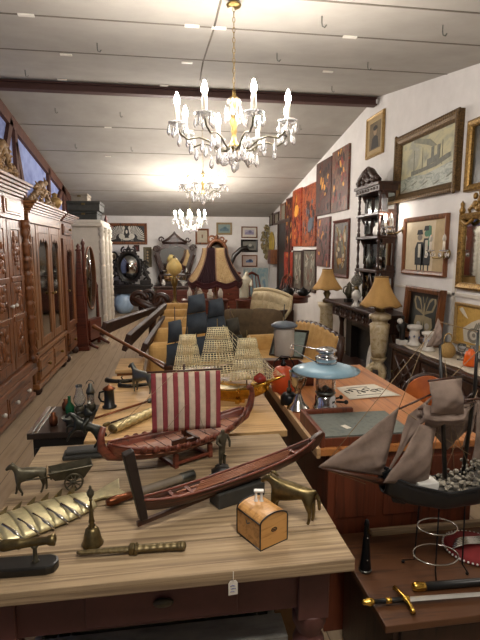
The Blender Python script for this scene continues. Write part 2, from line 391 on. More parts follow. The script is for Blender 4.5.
def cornice(y0, y1, x0, x1, z0, z1, steps=5):
    mb = MB()
    for i in range(steps):
        e = .09*((i+1)/steps)**1.4; a, b = z0+(z1-z0)*i/steps, z0+(z1-z0)*(i+1)/steps
        mb.box(x0, x1+e, y0-e*.6, y1+e*.6, a, b)
    return mb
def crest(name, y0, y1, peak, x, z, mw, par, seed):
    """pierced leafwork pediment"""
    rr = random.Random(seed); mb = MB(); yc = (y0+y1)/2; w = (y1-y0)/2
    for i in range(70):
        u = rr.uniform(-1, 1); top = peak*(1-abs(u)**1.2)*(.8+.2*sin(9*u)); v = rr.uniform(.0, 1)
        yy, zz = yc+u*w, z+top*v
        a = rr.uniform(0, 6.28); l = rr.uniform(.05, .11)
        mb.tube([(x, yy, zz), (x+.03, yy+l*.5*cos(a), zz+l*.5*sin(a)+.01), (x+.01, yy+l*cos(a+.6), zz+l*sin(a+.6))], [.012, .02, .005], 6)
    mb.tube([(x, yc-w, z+.02), (x, yc-w*.4, z+peak*.45), (x, yc, z+peak*.8), (x, yc+w*.4, z+peak*.45), (x, yc+w, z+.02)], [.02, .03, .04, .03, .02], 8)
    mb.box(x-.03, x+.02, y0, y1, z-.01, z+.04)
    return mb.build(name, mw, par)
M['crestm'] = wood('faded_carving', '5A4228', '8C6E48', 2, .6, 30)
w1 = thing('wardrobe', 'nearest tall carved walnut wardrobe with white porcelain knobs by the left wall', 'wardrobe', (0, 0, 0), 0, 'tall wardrobes along the left wall')
MB().box(-2.03, XF-.03, 2.6, 5.15, .06, 1.86).build('body', M['walnut'], w1)
MB().box(-2.03, XF, 2.58, 5.15, .0+.04, .09).box(-2.03, XF+.03, 2.56, 5.16, .30, .36).box(-2.03, XF+.02, 2.56, 5.16, .36, .44).build('plinth_moulding', M['walnut_h'], w1, bevel=.012)
fr = MB().box(-2.03, XF-.01, 2.6, 5.15, 1.84, 2.06)
for i in range(4):
    y0 = 2.66+.62*i; fr.box(XF-.01, XF+.004, y0, y0+.5, 1.88, 2.03)
fr.build('frieze', M['walnut_h'], w1, bevel=.006)
lp = MB()
for i in range(4): y0 = 2.7+.62*i; lp.box(XF+.003, XF+.012, y0, y0+.42, 1.9, 2.01)
lp.build('frieze_panel', wood('pale_walnut', '7E5B3A', 'A88058', 1, .4), w1, bevel=.01)
cornice(2.56, 5.1, -2.03, XF, 2.06, 2.2).build('cornice', M['walnut_h'], w1, bevel=.004)
crest('crest', 4.35, 5.15, .4, XF-.06, 2.19, M['crestm'], w1, 5)
for i, (a, b) in enumerate(((2.65, 3.27), (3.29, 3.91), (3.93, 4.54), (4.56, 4.98))):
    panel_door(w1, a, b, .47, 1.83, XF, M['walnut'], 'carved', None, (b-.04 if i % 2 == 0 else a+.05, 1.06), 10*i)
for a, b in ((2.65, 3.45), (3.47, 4.25), (4.27, 4.98)): drawer(w1, a, b, .1, .29, XF, M['walnut_h'], (a+.17, b-.17), M['porc'])
MB().slot(0).box(XF-.03, XF-.02, 5.0, 5.13, .4, 1.85).build('backing_strip', M['walnut'], w1)
turned_col(MB(), XF+.01, 5.07, .42, 1.85, .05).build('turned_column', M['walnut'], w1)
for y in (2.7, 5.05):
    MB().lathe([(.03, 0), (.05, .02), (.06, .05), (.035, .075)], (XF-.06, y, 0), 12).build('bun_foot', M['walnut'], w1)
w2 = thing('wardrobe', 'middle wardrobe with two long mirrored doors and carved leafy crest', 'wardrobe', (0, 0, 0), 0, 'tall wardrobes along the left wall')
MB().box(-2.03, XF-.03, 5.27, 6.72, .1, 1.9).build('body', M['oakred'], w2)
MB().box(-2.03, XF+.01, 5.25, 6.73, .07, .13).box(-2.03, XF+.015, 5.25, 6.73, .42, .48).build('plinth_moulding', M['oakred_h'], w2, bevel=.01)
MB().box(-2.03, XF-.005, 5.27, 6.72, 1.84, 1.96).build('frieze', M['oakred_h'], w2, bevel=.005)
cornice(5.3, 6.7, -2.03, XF, 1.94, 2.06).build('cornice', M['oakred_h'], w2, bevel=.004)
crest('crest', 5.5, 6.68, .34, XF-.06, 2.06, M['crestm'], w2, 9)
panel_door(w2, 5.5, 6.08, .5, 1.83, XF, M['oakred'], 'mirror', M['mirror_dk'], (6.04, 1.05))
panel_door(w2, 6.1, 6.6, .5, 1.83, XF, M['oakred'], 'mirror', M['mirror_dk'], (6.14, 1.05))
MB().box(XF-.03, XF, 5.3, 5.47, .5, 1.83).box(XF-.001, XF+.008, 5.34, 5.43, .6, 1.7).build('side_panel', M['oakred'], w2, bevel=.005); MB().box(XF-.03, XF, 6.62, 6.7, .5, 1.83).build('side_panel', M['oakred'], w2, bevel=.005)
for a, b in ((5.35, 5.98), (6.0, 6.66)): drawer(w2, a, b, .15, .4, XF, M['oakred_h'], ((a+b)/2,), M['brass'])
for y in (5.34, 6.64): MB().lathe([(.03, 0), (.05, .03), (.055, .06), (.03, .09)], (XF-.04, y, 0), 12).build('bun_foot', M['dkwood'], w2)
w3 = thing('wardrobe', 'narrow farthest brown wardrobe with one mirrored door and a small top drawer', 'wardrobe', (0, 0, 0), 0, 'tall wardrobes along the left wall')
MB().box(-2.03, XF-.03, 6.84, 7.6, .1, 1.96).build('body', M['walnut'], w3)
panel_door(w3, 6.95, 7.5, .46, 1.72, XF, M['walnut'], 'mirror', M['mirror_dk'], (6.99, 1.0))
drawer(w3, 6.95, 7.5, 1.77, 1.92, XF, M['walnut_h'], (7.22,), M['brass'])
drawer(w3, 6.95, 7.5, .14, .4, XF, M['walnut_h'], (7.22,), M['brass'])
MB().box(XF-.03, XF, 6.86, 6.94, .46, 1.72).build('side_panel', M['walnut'], w3); MB().box(XF-.03, XF, 7.51, 7.58, .46, 1.72).build('side_panel', M['walnut'], w3)
cornice(6.86, 7.58, -2.03, XF, 1.95, 2.05).build('cornice', M['walnut_h'], w3, bevel=.004)
for y in (6.92, 7.52): MB().lathe([(.03, 0), (.05, .03), (.055, .06), (.03, .1)], (XF-.04, y, 0), 12).build('bun_foot', M['dkwood'], w3)
om = MB().lathe([(.07, 0), (.06, .03), (.03, .05), (.07, .1), (.1, .16), (.07, .2), (.03, .22), (.04, .26), (0, .28)], n=14)
solo(om, 'gilt_urn', M['goldframe'], 'small yellow gilded urn standing on the narrow farthest wardrobe', 'urn', None, (-1.5, 6.95, 2.05))
# cheval mirror
cv = thing('cheval_mirror', 'oval cheval mirror on a wooden stand in front of the white wardrobe', 'mirror', (-1.24, 8.0, 0), RD(75))
MB().lathe([(.03, 0), (.03, .3), (.022, .34), (.03, .4), (.02, 1.5), (.03, 1.55), (.02, 1.6), (.035, 1.64), (0, 1.72)], (-.23, 0, .03), 10).build('post', M['mahog'], cv)
MB().lathe([(.03, 0), (.03, .3), (.02, .34), (.028, .4), (.018, .9), (.026, .95), (.0, 1.02)], (.23, 0, .03), 10).build('post', M['mahog'], cv)
MB().box(-.22, .22, -.06, .06, .14, .46).build('apron', M['mahog'], cv, bevel=.01)
for sx in (-1, 1): MB().tube([(.23*sx, -.18, .02), (.23*sx, -.1, .06), (.23*sx, 0, .12), (.23*sx, .1, .06), (.23*sx, .18, .02)], [.02, .028, .035, .028, .02], 8).build('foot', M['mahog'], cv)
fr = MB().tube(circ((0, 0, 1.12), .19, 36, 'y', .5), .016, 8, True).build('mirror_frame', M['walnut'], cv)
fr.location = (0, 0, 0)
MB().lathe([(0, -.006), (1, -.006), (1, .006), (0, .006)], (0, 0, 0), 36, TR(0, 0, 1.12, pi/2, 0, 0) @ Matrix.Diagonal((.18, .49, 1, 1))).build('mirror_pane', M['mirror_dk'], fr)
os2 = thing('tapered_stand', 'tall dark red brown tapering stand with a small finial beside the narrow wardrobe', 'stand', (-1.36, 7.72, 0), 0)
MB().add([(-.09, -.06, .06), (.09, -.06, .06), (.09, .06, .06), (-.09, .06, .06), (-.03, -.03, 1.55), (.03, -.03, 1.55), (.03, .03, 1.55), (-.03, .03, 1.55)], [(0, 3, 2, 1), (4, 5, 6, 7), (0, 1, 5, 4), (1, 2, 6, 5), (2, 3, 7, 6), (3, 0, 4, 7)]).build('shaft', M['mahog'], os2, bevel=.006)
MB().box(-.11, .11, -.075, .075, 0, .06).build('foot', M['mahog'], os2, bevel=.008); MB().lathe([(.045, 0), (.05, .02), (.02, .04), (.035, .07), (0, .12)], (0, 0, 1.55), 12).build('finial', M['mahog'], os2)
# white wardrobe with spindle corner posts
ww = thing('white_wardrobe', 'cream white painted wardrobe with turned corner posts behind the cheval mirror', 'wardrobe', (0, 0, 0))
MB().box(-1.95, -1.12, 8.35, 9.5, .08, 1.95).build('body', M['whitepaint'], ww, bevel=.01)
MB().box(-1.99, -1.06, 8.29, 9.56, 1.95, 2.0).box(-1.97, -1.08, 8.31, 9.54, 2.0, 2.06).build('cornice', M['whitepaint'], ww, bevel=.012)
MB().box(-1.98, -1.08, 8.31, 9.54, 0, .09).build('plinth', M['whitepaint'], ww, bevel=.01)
for (x, y) in ((-1.09, 8.36), (-1.09, 9.48), (-1.09, 8.9)): turned_col(MB(), x, y, .09, 1.95, .05).build('turned_column', M['whitepaint'], ww)
MB().box(-1.12, -1.1, 8.44, 8.84, .2, 1.85).box(-1.12, -1.1, 8.96, 9.4, .2, 1.85).build('door', M['whitepaint'], ww, bevel=.01)
# trunks on the white wardrobe
def trunk(nm, label, c, d, mat, lid=True, group=None):
    t = thing(nm, label, 'box', c, 0, group)
    MB().box(-d[0]/2, d[0]/2, -d[1]/2, d[1]/2, 0, d[2]*.7).build('body', mat, t, bevel=.008)
    MB().box(-d[0]/2-.01, d[0]/2+.01, -d[1]/2-.01, d[1]/2+.01, d[2]*.7, d[2]).build('lid', mat, t, bevel=.008)
    MB().box(-.03, .03, -d[1]/2-.02, -d[1]/2-.008, d[2]*.58, d[2]*.78).build('latch', M['brass_d'], t)
M['trunk'] = plain('green_black_leatherette', '2A2C28', .6, var=.3)
M['trunk2'] = plain('grey_black_case', '35352F', .6, var=.3)
trunk('trunk', 'dark green black trunk directly on top of the white wardrobe', (-1.38, 8.75, 2.06), (.44, .6, .15), M['trunk'], group='cases stacked on the white wardrobe')
trunk('trunk', 'wider black case lying on the dark green trunk above the white wardrobe', (-1.37, 8.72, 2.21), (.52, .6, .16), M['trunk2'], group='cases stacked on the white wardrobe')
trunk('cardboard_box', 'small beige box topmost on the cases over the white wardrobe', (-1.46, 8.8, 2.37), (.26, .4, .14), plain('beige_card', '8C8274', .8))
# brown cupboard behind the white wardrobe
bc = thing('corner_cupboard', 'tall red brown cupboard with a pointed finial beyond the white wardrobe', 'cupboard', (0, 0, 0))
MB().box(-1.95, -1.2, 9.85, 10.6, .0, 1.98).build('body', M['mahog'], bc, bevel=.01)
cornice(9.85, 10.6, -1.95, -1.22, 1.95, 2.06).build('cornice', M['mahog'], bc)
MB().lathe([(.04, 0), (.05, .03), (.02, .05), (.04, .09), (0, .2)], (-1.19, 9.87, 2.06), 10).build('finial', M['mahog'], bc)
# ================================================================= pictures
def picture(name, label, loc, rz, w, h, fw, fm, mats, draw=None, mount=0, mm=None, depth=.035, group=None, cat='picture', lip=.008, rx=0, canvas='canvas'):
    t = thing(name, label, cat, loc, rz, group, rx)
    if fw: MB().frame(w, h, fw, -depth, 0, 0, lip).build('frame', fm, t)
    i = fw*.85
    mb = MB().box(-w/2+i, w/2-i, -.012 if fw else -depth, -.002 if fw else .0015, i, h-i)
    mats = mats if isinstance(mats, list) else [mats]
    if draw: draw(mb, w, h)
    c = mb.build(canvas, mats, t)
    if mount:
        MB().frame(w-2*fw*.9, h-2*fw*.9, mount, -.018, -.008, fw*.9, .002).build('mount', mm or M['cream'], t)
    return t
def quad(xl, xr, ytl, ytr, ybl, ybr, X=XR):
    a, b, c, d = PX(xl, ytl, X), PX(xr, ytr, X), PX(xl, ybl, X), PX(xr, ybr, X)
    yf, yn = (a.y+c.y)/2, (b.y+d.y)/2; zt, zb = (a.z+b.z)/2, (c.z+d.z)/2
    return V((X-.002, (yf+yn)/2, zb)), yf-yn, zt-zb
def rpic(name, label, q, fw, fm, mats, **k):
    l, w, h = quad(*q); return picture(name, label, l, -pi/2, w, h, fw, fm, mats, **k)
def quadb(x0, x1, y0, y1, Y=YB):
    a, b = PY(x0, y0, Y), PY(x1, y1, Y); return V(((a.x+b.x)/2, Y-.002, b.z)), b.x-a.x, a.z-b.z
def bpic(name, label, q, fw, fm, mats, **k):
    l, w, h = quadb(*q); return picture(name, label, l, 0, w, h, fw, fm, mats, **k)
def flat(mb, s, poly, d=.0135): mb.slot(s).prism(poly, -d, -.011)
def ellp(cx, cz, rx, rz, n=20, a=0): return [(cx+rx*cos(2*pi*i/n)*cos(a)-rz*sin(2*pi*i/n)*sin(a), cz+rx*cos(2*pi*i/n)*sin(a)+rz*sin(2*pi*i/n)*cos(a)) for i in range(n)]
# steamship seascape
sea = ramp_mat('stormy_oil', ['6E7160', '9A977C', 'B5AC84', '8F8F7C', 'A9A592'], (3, 3, 3.5), .55, dist=.6, bump=.15)
seaw = ramp_mat('grey_water_oil', ['4E564F', '7F867A', 'A8AA9A', '5E665E'], (9, 9, 22), .5, dist=1.2, lo=.25, hi=.75)
shipd = plain('ship_grey_oil', '666658', .6, var=.3, scale=30)
smok = ramp_mat('smoke_oil', ['6B6B5A', '8B8870'], 12, .6)
def d_sea(mb, w, h):
    flat(mb, 1, [(-w/2+.06, .07), (w/2-.06, .07), (w/2-.06, h*.42), (w*.25, h*.38), (0, h*.33), (-w*.2, h*.36), (-w/2+.06, h*.34)])
    flat(mb, 2, [(-w*.24, h*.36), (w*.16, h*.40), (w*.36, h*.47), (w*.36, h*.53), (w*.3, h*.52), (w*.1, h*.45), (-w*.08, h*.43), (-w*.24, h*.43)], .0145)
    flat(mb, 2, [(w*.02, h*.44), (w*.2, h*.48), (w*.2, h*.56), (w*.02, h*.53)], .0145)
    for x in (.08, .17): flat(mb, 2, [(w*x, h*.5), (w*(x+.04), h*.5), (w*(x+.04), h*.68), (w*x, h*.68)], .015)
    for x in (-.2, -.06, .24): flat(mb, 2, [(w*x, h*.4), (w*x+.008, h*.4), (w*x+.006, h*.72), (w*x+.002, h*.72)], .015)
    flat(mb, 3, [(w*.1, h*.68), (w*.16, h*.68), (w*.05, h*.8), (-w*.2, h*.9), (-w*.22, h*.84), (0, h*.74)], .0142)
    flat(mb, 2, [(-w*.3, h*.32), (-w*.24, h*.32), (-w*.24, h*.36), (-w*.3, h*.36)], .0148)
    for i in range(9): flat(mb, 1 if i % 2 else 2, ellp(-w*.36+w*.09*i, h*(.18+.03*(i % 3)), w*.05, h*.012, 10, .3), .0152)
p = rpic('seascape_painting', 'large framed painting of a steamship on a stormy grey sea', (399, 463, 137, 113, 202, 192), .095, M['gilt_dark'], [sea, seaw, shipd, smok], draw=d_sea, depth=.07, lip=.02)
l, w, h = quad(399, 463, 137, 113, 202, 192)
mb = MB()
rr = random.Random(3)
for i in range(140):       # moulded leaves around the frame
    u = i/140*4; k = int(u); f = u-k
    x, z = [(-w/2+w*f, .02), (w/2-.02, h*f), (w/2-w*f, h-.02), (-w/2+.02, h-h*f)][k]
    mb.ell((x, -.06, z), (.03, .016, .026), 7, 5)
mb.build('frame_ornament', M['gilt_dark'], p)
# people print
def d_people(mb, w, h):
    for s, x, hh, sl in ((1, -.1, .66, 2), (1, .06, .72, 3)):
        flat(mb, s, [(w*x-w*.10, h*.17), (w*x+w*.09, h*.17), (w*x+w*.10, h*.45), (w*x+w*.07, h*hh-.06), (w*x-w*.06, h*hh-.06), (w*x-w*.11, h*.45)])
        flat(mb, sl, ellp(w*x, h*hh-.01, w*.055, h*.055), .0145)
        flat(mb, 1, [(w*x-w*.07, h*hh+.02), (w*x+w*.07, h*hh+.02), (w*x+w*.05, h*hh+.07), (w*x-w*.05, h*hh+.07)], .015)
        flat(mb, 4, [(w*x-w*.025, h*.3), (w*x+w*.025, h*.3), (w*x+w*.03, h*hh-.08), (w*x-w*.03, h*hh-.08)], .015)
        for lx in (-.06, .04): flat(mb, 1, [(w*(x+lx), h*.08), (w*(x+lx+.025), h*.08), (w*(x+lx+.025), h*.2), (w*(x+lx), h*.2)])
    flat(mb, 3, [(w*.1, h*.5), (w*.17, h*.5), (w*.15, h*.82), (w*.1, h*.84)], .0155)
    flat(mb, 5, [(w*.2, h*.06), (w*.42, h*.06), (w*.42, h*.94), (w*.25, h*.94)], .0125)
bg = plain('buff_ground', 'C4B496', .8, var=.06)
rpic('figure_picture', 'brown framed picture of two standing figures in dark coats', (405, 449, 219.5, 212, 273, 278), .05, M['walnut'], [bg, plain('charcoal_print', '2A2B2C', .8), plain('grey_print', '7C7468', .8), plain('green_print', '4E7A5E', .8), plain('pale_print', 'BFB8A4', .8), plain('tan_print', 'B09A74', .8)], draw=d_people, depth=.04)
# small gold portrait
def d_port(mb, w, h):
    flat(mb, 1, [(-w*.22, h*.2), (w*.22, h*.2), (w*.16, h*.45), (0, h*.52), (-w*.16, h*.45)]); flat(mb, 2, ellp(0, h*.6, w*.1, h*.1), .0145)
    flat(mb, 1, ellp(0, h*.68, w*.12, h*.06), .0146)
rpic('small_portrait', 'small dark portrait in a pale gold frame high above the shelf cabinet', (368, 385, 118.5, 111, 159, 153), .035, M['goldframe'], [ramp_mat('brown_oil', ['4E412E', '75654A'], 6, .6), plain('dark_oil', '2C2620', .6), plain('flesh_oil', '8E7658', .6)], draw=d_port, mount=.06, mm=plain('tan_mount', 'A68F66', .8))
# right edge gold frame
rpic('gilt_framed_painting', 'dark painting in a gold frame beside the ship painting, cut by the right edge', (470.5, 502, 122, 110, 189.5, 189), .06, M['gilt'], [ramp_mat('night_oil', ['14120E', '2E2A20', '4C4430'], 5, .4)], depth=.06, lip=.012)
# gilt mirror with crest
l, w, h = quad(461, 500, 214, 210, 289, 293)
gm = picture('gilt_mirror', 'tall gilt framed wall mirror with a carved crest at the right edge', l, -pi/2, w, h, .06, M['gilt'], M['mirror'], depth=.05, lip=.01, cat='mirror', canvas='mirror_pane')
mb = MB()
for s in (-1, 1):
    mb.tube([(0, -.03, h+.02), (.08*s, -.03, h+.06), (.14*s, -.03, h+.03), (.12*s, -.03, h)], [.02, .022, .016, .01], 8)
    mb.lathe([(.02, 0), (.03, .04), (.015, .07), (.02, .1), (0, .13)], (s*(w/2-.03), -.03, h-.01), 10)
    mb.tube([(s*.05, -.045, h-.06), (s*.13, -.05, h-.1), (s*(w/2-.06), -.045, h-.06)], .016, 7)
for i in range(7): mb.ell((.05*sin(i*2.2), -.035, h+.03+.022*i), (.045-.004*i, .02, .03), 8, 6)
mb.build('crest', M['gilt'], gm)
# gold shell picture
def d_shell(mb, w, h):
    flat(mb, 1, [(-w*.2, h*.12), (w*.3, h*.12), (w*.42, h*.5), (w*.2, h*.7), (0, h*.6), (-w*.25, h*.42)])
    flat(mb, 2, ellp(w*.06, h*.3, w*.17, h*.17), .0145); flat(mb, 1, ellp(w*.06, h*.3, w*.10, h*.10), .015); flat(mb, 2, ellp(w*.08, h*.31, w*.05, h*.05), .0155)
    flat(mb, 1, [(-w*.4, h*.85), (-w*.3, h*.9), (-w*.2, h*.78), (-w*.12, h*.66), (-w*.22, h*.7), (-w*.3, h*.76)], .0145)
    for i in range(5): flat(mb, 2, ellp(w*(.1+.06*i), h*(.5+.03*i), w*.02, h*.12, 12, -.5), .0145)
rpic('shell_picture', 'gold ground picture of white shells above the orange vase', (456.5, 492, 303, 306, 345.5, 352), .03, M['goldframe'], [ramp_mat('gold_ground', ['9E7A34', 'C29C4E', 'B08A40'], 18, .5), plain('shell_white', 'C9C2B2', .5), plain('shell_grey', '7E786C', .5)], draw=d_shell)
# red abstract panels, unframed
def redp(nm, cols, sc=(6, 6, 4)): return ramp_mat(nm, cols, sc, .5, detail=9, dist=1.8, bump=.5, lo=.36, hi=.64, noise_rough=.72)
reds = [
 ('brown red speckled long panel highest beside the shelf cabinet', (333.7, 350.5, 156, 141, 215, 207), ['3E1E18', '6B3026', '4E4034', '7E5A40', '8A3226']),
 ('dark brown red panel hanging above the grey and crimson panel', (318, 333, 164, 157, 215.5, 214), ['2A1C1A', '562A22', '3E3A34', '70382A']),
 ('grey and crimson panel below the dark brown red one', (318.5, 331, 220, 215.5, 265.5, 267.5), ['38322E', '6A2C2C', '54524A', '8E3E40', '3A3430']),
 ('wide flame orange and red panel with a blue grey patch', (304, 317.3, 187.5, 182.5, 245.5, 247.5), ['2A140E', '6E2A16', 'A85A2A', '661A16', '3A1C14']),
 ('bright scarlet tall panel with a yellow glow', (294, 302.6, 191.5, 187.5, 246, 246.5), ['4E140E', '8E2818', 'B05A28', '5E1A14']),
 ('darkest maroon tall panel at the far end of the red row', (287.3, 293.7, 200, 196, 250, 251), ['241614', '4A221C', '6A2E22', '33201C']),
 ('short plain red panel below the darkest maroon one', (285.5, 293, 252, 252, 282, 285), ['8E2A1C', 'A8402A', '7E2418']),
]
for lab, q, cols in reds:
    nm = 'abstract_panel'
    def dd(mb, w, h, lab=lab):
        rr = random.Random(len(lab)*7)
        for i in range(34):
            a = rr.uniform(1., 2.1); mb.slot(1+rr.randrange(4)); mb.prism(ellp(rr.uniform(-.4, .4)*w, rr.uniform(.06, .94)*h, rr.uniform(.03, .09)*h, rr.uniform(.05, .13)*w*.5, 9, a), -.0355-.0001*i, -.034)
        if 'blue grey' in lab: flat(mb, 1, ellp(w*.15, h*.35, w*.2, h*.11, 14, .4), .0402)
        if 'yellow' in lab: flat(mb, 1, ellp(0, h*.62, w*.25, h*.1, 14, .3), .0402)
    mm = [redp('red_oil_'+str(len(bpy.data.materials)), cols)]
    mm.append(redp('patch_oil_'+str(len(bpy.data.materials)), ['3A4450', '56606A', '4A3A3A'] if 'blue grey' in lab else ['B8702A', 'D8A040', 'C06028']))
    mm += [redp('stroke_a_'+lab[:9], [cols[0], '1E1614', cols[0]]), redp('stroke_b_'+lab[:9], [cols[1], cols[0], cols[2 % len(cols)]]), redp('stroke_c_'+lab[:9], ['3A2A22', cols[-1], '241A16'])]
    rpic(nm, lab, q, 0, None, mm, draw=dd, depth=.035, group='red abstract panels on the right wall')
# figure mosaics
def d_mosaic(seed, pal):
    def f(mb, w, h):
        rr = random.Random(seed)
        for i in range(26):
            a = rr.uniform(0, 3); flat(mb, 1+rr.randrange(4), ellp(rr.uniform(-.3, .3)*w, rr.uniform(.12, .88)*h, rr.uniform(.05, .12)*w, rr.uniform(.02, .06)*h, 9, a), .0125+.0001*i)
        for k in (-1, 1):
            mb.slot(4)
            mb.tube([(k*w*.1, -.014, h*.15), (k*w*.3, -.014, h*.4), (k*w*.12, -.014, h*.7), (k*w*.28, -.014, h*.88)], .008, 5)
    return f
mos = [ramp_mat('dark_collage', ['1E1813', '4A3A28', '33291E'], 9, .5), plain('collage_cream', 'A8987A', .5), plain('collage_rust', '7A3A24', .5), plain('collage_olive', '6A6440', .5), plain('collage_ochre', '9A7436', .5)]
rpic('figure_collage', 'dark framed ochre and cream figure collage left of the shelf cabinet', (334, 349.8, 221, 218.5, 275.5, 279.5), .05, M['mahog'], mos, draw=d_mosaic(2, 0))
mos2 = [ramp_mat('grey_collage', ['3A3832', '6E685C', '52483C'], 9, .5), plain('grey_cream', '9A9484', .5), plain('grey_rust', '6A4638', .5), plain('grey_olive', '5A5848', .5), plain('grey_pale', 'A8A496', .5)]
rpic('grey_collage', 'slim grey brown figure panel below the scarlet tall panel', (294, 302.6, 251, 250, 287.5, 291.5), .03, M['dkwood_v'], mos2, draw=d_mosaic(4, 0), group='grey figure panels')
rpic('grey_collage', 'wider grey figure panel below the flame orange panel', (304, 316.8, 250, 249, 290, 293), .03, M['dkwood_v'], mos2, draw=d_mosaic(8, 0), group='grey figure panels')
# little far frames on the right wall
smallart = ramp_mat('faded_print', ['5E5A50', '8E8674', '747060'], 10, .6)
rpic('small_print', 'small brown framed print highest near the far doorway', (281.5, 286.5, 204.5, 202, 221.5, 222), .05, M['walnut'], smallart, group='small prints by the doorway')
rpic('small_print', 'small grey print between the far corner and the highest small print', (275, 279.7, 213, 211.5, 225, 224.5), .05, M['dkwood_v'], smallart, group='small prints by the doorway')
rpic('small_print', 'small dark print nearest the far corner of the room', (270.4, 273.6, 214, 212.5, 226, 225.5), .05, M['dkwood_v'], smallart, group='small prints by the doorway')
l, w, h = quad(270.8, 275.5, 232, 231, 255, 256)
mb = MB().lathe([(0, 0), (.8, .01), (1, .04), (.95, .05), (.75, .02), (0, .012)], (0, 0, 0), 28, TR(0, 0, 0, 0, -pi/2, 0) @ Matrix.Diagonal((h/2, w/2, 1, 1)))
solo(mb, 'wall_platter', plain('yellow_glaze', 'C0A44E', .3), 'oval yellow platter hung on the right wall before the doorway', 'plate', None, (XR-.005, l.y, l.z+h/2))
# ----------------------------------------------------------------- back wall
def d_peacock(mb, w, h):
    for s in (-1, 1):
        cx = s*w*.12
        flat(mb, 1, ellp(cx, h*.38, w*.075, h*.13, 16, s*.5)); flat(mb, 1, ellp(cx-s*w*.045, h*.62, w*.018, h*.18, 12, s*.15)); flat(mb, 1, ellp(cx-s*w*.05, h*.8, w*.026, h*.07))
        for l in (-.02, .02): flat(mb, 1, [(cx+w*l, h*.16), (cx+w*l+.012, h*.16), (cx+w*l+.012, h*.3), (cx+w*l, h*.3)])
        for i in range(14):     # fan tail
            a = RD(-8)+RD(128)*i/13; x0, z0 = cx+s*w*.05, h*.3
            x1, z1 = x0+s*w*.25*cos(a), z0+h*.56*sin(a)
            d_ = V((x1-x0, z1-z0)); q_ = V((-d_.y, d_.x)).normalized(); e_ = .35
            p0, p1 = V((x0, z0))+d_*e_, V((x1, z1))
            flat(mb, 1, [tuple(p0-q_*.004), tuple(p0+q_*.004), tuple(p1+q_*.013), tuple(p1+d_.normalized()*.015), tuple(p1-q_*.013)], .0138+.0001*i)
    flat(mb, 1, ellp(0, h*.6, w*.025, h*.09)); flat(mb, 1, ellp(0, h*.25, w*.1, h*.06))
bpic('peacock_panel', 'wide black panel of two white peacocks with fanned tails in a brown frame', (105.5, 147.5, 223, 244.5), .07, M['walnut'], [plain('black_ground', '15130F', .5), plain('white_inlay', 'C9C4B6', .5)], draw=d_peacock, depth=.05)
bpic('narrow_picture', 'upright narrow dark picture with olive frame right of the dressing table', (143.3, 152, 247, 267), .07, plain('olive_frame', '5C5238', .5), [ramp_mat('narrow_print', ['2C2620', '4A4030'], 6, .6), plain('narrow_fig', '9A8460', .6)], draw=lambda mb, w, h: [flat(mb, 1, ellp(0, h*.3+h*.15*i, w*.12, h*.06)) for i in range(4)])
bpic('tiny_red_picture', 'tiny dark red picture below the peacock panel', (134, 139.6, 245, 251.5), .04, M['dkwood_v'], ramp_mat('tiny_red', ['4A1A14', '6E2A20'], 12, .6))
for lab, cx, cy, rx, ry in (('upper small oval picture in a black frame beside the dressing table mirror', 114, 256.3, 3.8, 4.6), ('lower small oval picture in a black frame partly beside the red brown cupboard', 108.4, 265.7, 3.4, 4.2)):
    c = PY(cx, cy, YB); k = YB/480; a, b = rx*k*1.02, ry*k*1.02
    t = thing('oval_picture', lab, 'picture', (c.x, YB-.002, c.z), 0, 'small oval pictures')
    MB().tube(circ((0, -.02, 0), a-.02, 28, 'y', b-.02), .024, 8, True).build('frame', M['ebony'], t)
    mb = MB().prism(ellp(0, 0, a-.02, b-.02), -.014, -.002); mb.slot(1).prism(ellp(0, -.01, a*.3, b*.4), -.017, -.012); mb.build('canvas', [plain('oval_cream', 'B8A88A', .7), plain('oval_fig', '6A5440', .7)], t)
wf = plain('pale_frame', '8E7A56', .5)
def d_land(c): return lambda mb, w, h: [flat(mb, 1, [(-w*.28, h*.28), (w*.28, h*.28), (w*.28, h*.5), (0, h*(.62)), (-w*.28, h*.45)]), flat(mb, 2, ellp(w*.05, h*.55, w*.1, h*.12), .0145)]
def landset(a, b, c): return [plain('land_ground'+a, a, .7), plain('land_mid'+b, b, .7), plain('land_dark'+c, c, .7)]
bpic('landscape_picture', 'green grey landscape in a tan frame right of the hall mirror', (195.2, 209, 228.5, 244.5), .05, M['walnut'], landset('8E9484', '5E6E5A', '7A5A48'), draw=d_land(0), mount=.12, mm=plain('pale_mount', 'B8AE98', .8))
bpic('landscape_picture', 'blue green sea picture in a grey gold frame, highest on the back wall', (216.3, 232, 222.5, 234.8), .05, wf, landset('7A8A84', '5A7078', '48626A'), draw=d_land(0))
bpic('landscape_picture', 'pale violet print topmost of three framed prints in a column', (241.3, 257.2, 226.5, 238), .03, M['walnut'], landset('A8A2AE', '8A829A', '6E6A80'), draw=d_land(0), mount=.06, mm=plain('white_mount', 'C2BCB0', .8), group='three prints in a column')
bpic('landscape_picture', 'dark grey picture with a black frame in the middle of the column of three', (240.8, 257.6, 239.5, 252), .05, M['ebony'], landset('6E6E66', '3E403C', '9A988C'), draw=d_land(0), group='three prints in a column')
bpic('landscape_picture', 'blue and white print lowest of three framed prints in a column', (241.6, 257.2, 255, 266.8), .03, M['walnut'], landset('A0A8B4', '4E6288', '2E3A58'), draw=d_land(0), mount=.09, mm=plain('pink_mount', 'B8A69A', .8), group='three prints in a column')
bc2 = ramp_mat('blue_wash', ['A8B8B8', '7E9EA8', 'B8BEB4', '5A86A0'], (6, 6, 1.6), .7, dist=1)
bpic('blue_canvas', 'large pale blue unframed canvas in the far right corner', (243.5, 267.5, 268, 296), 0, None, bc2, depth=.03)
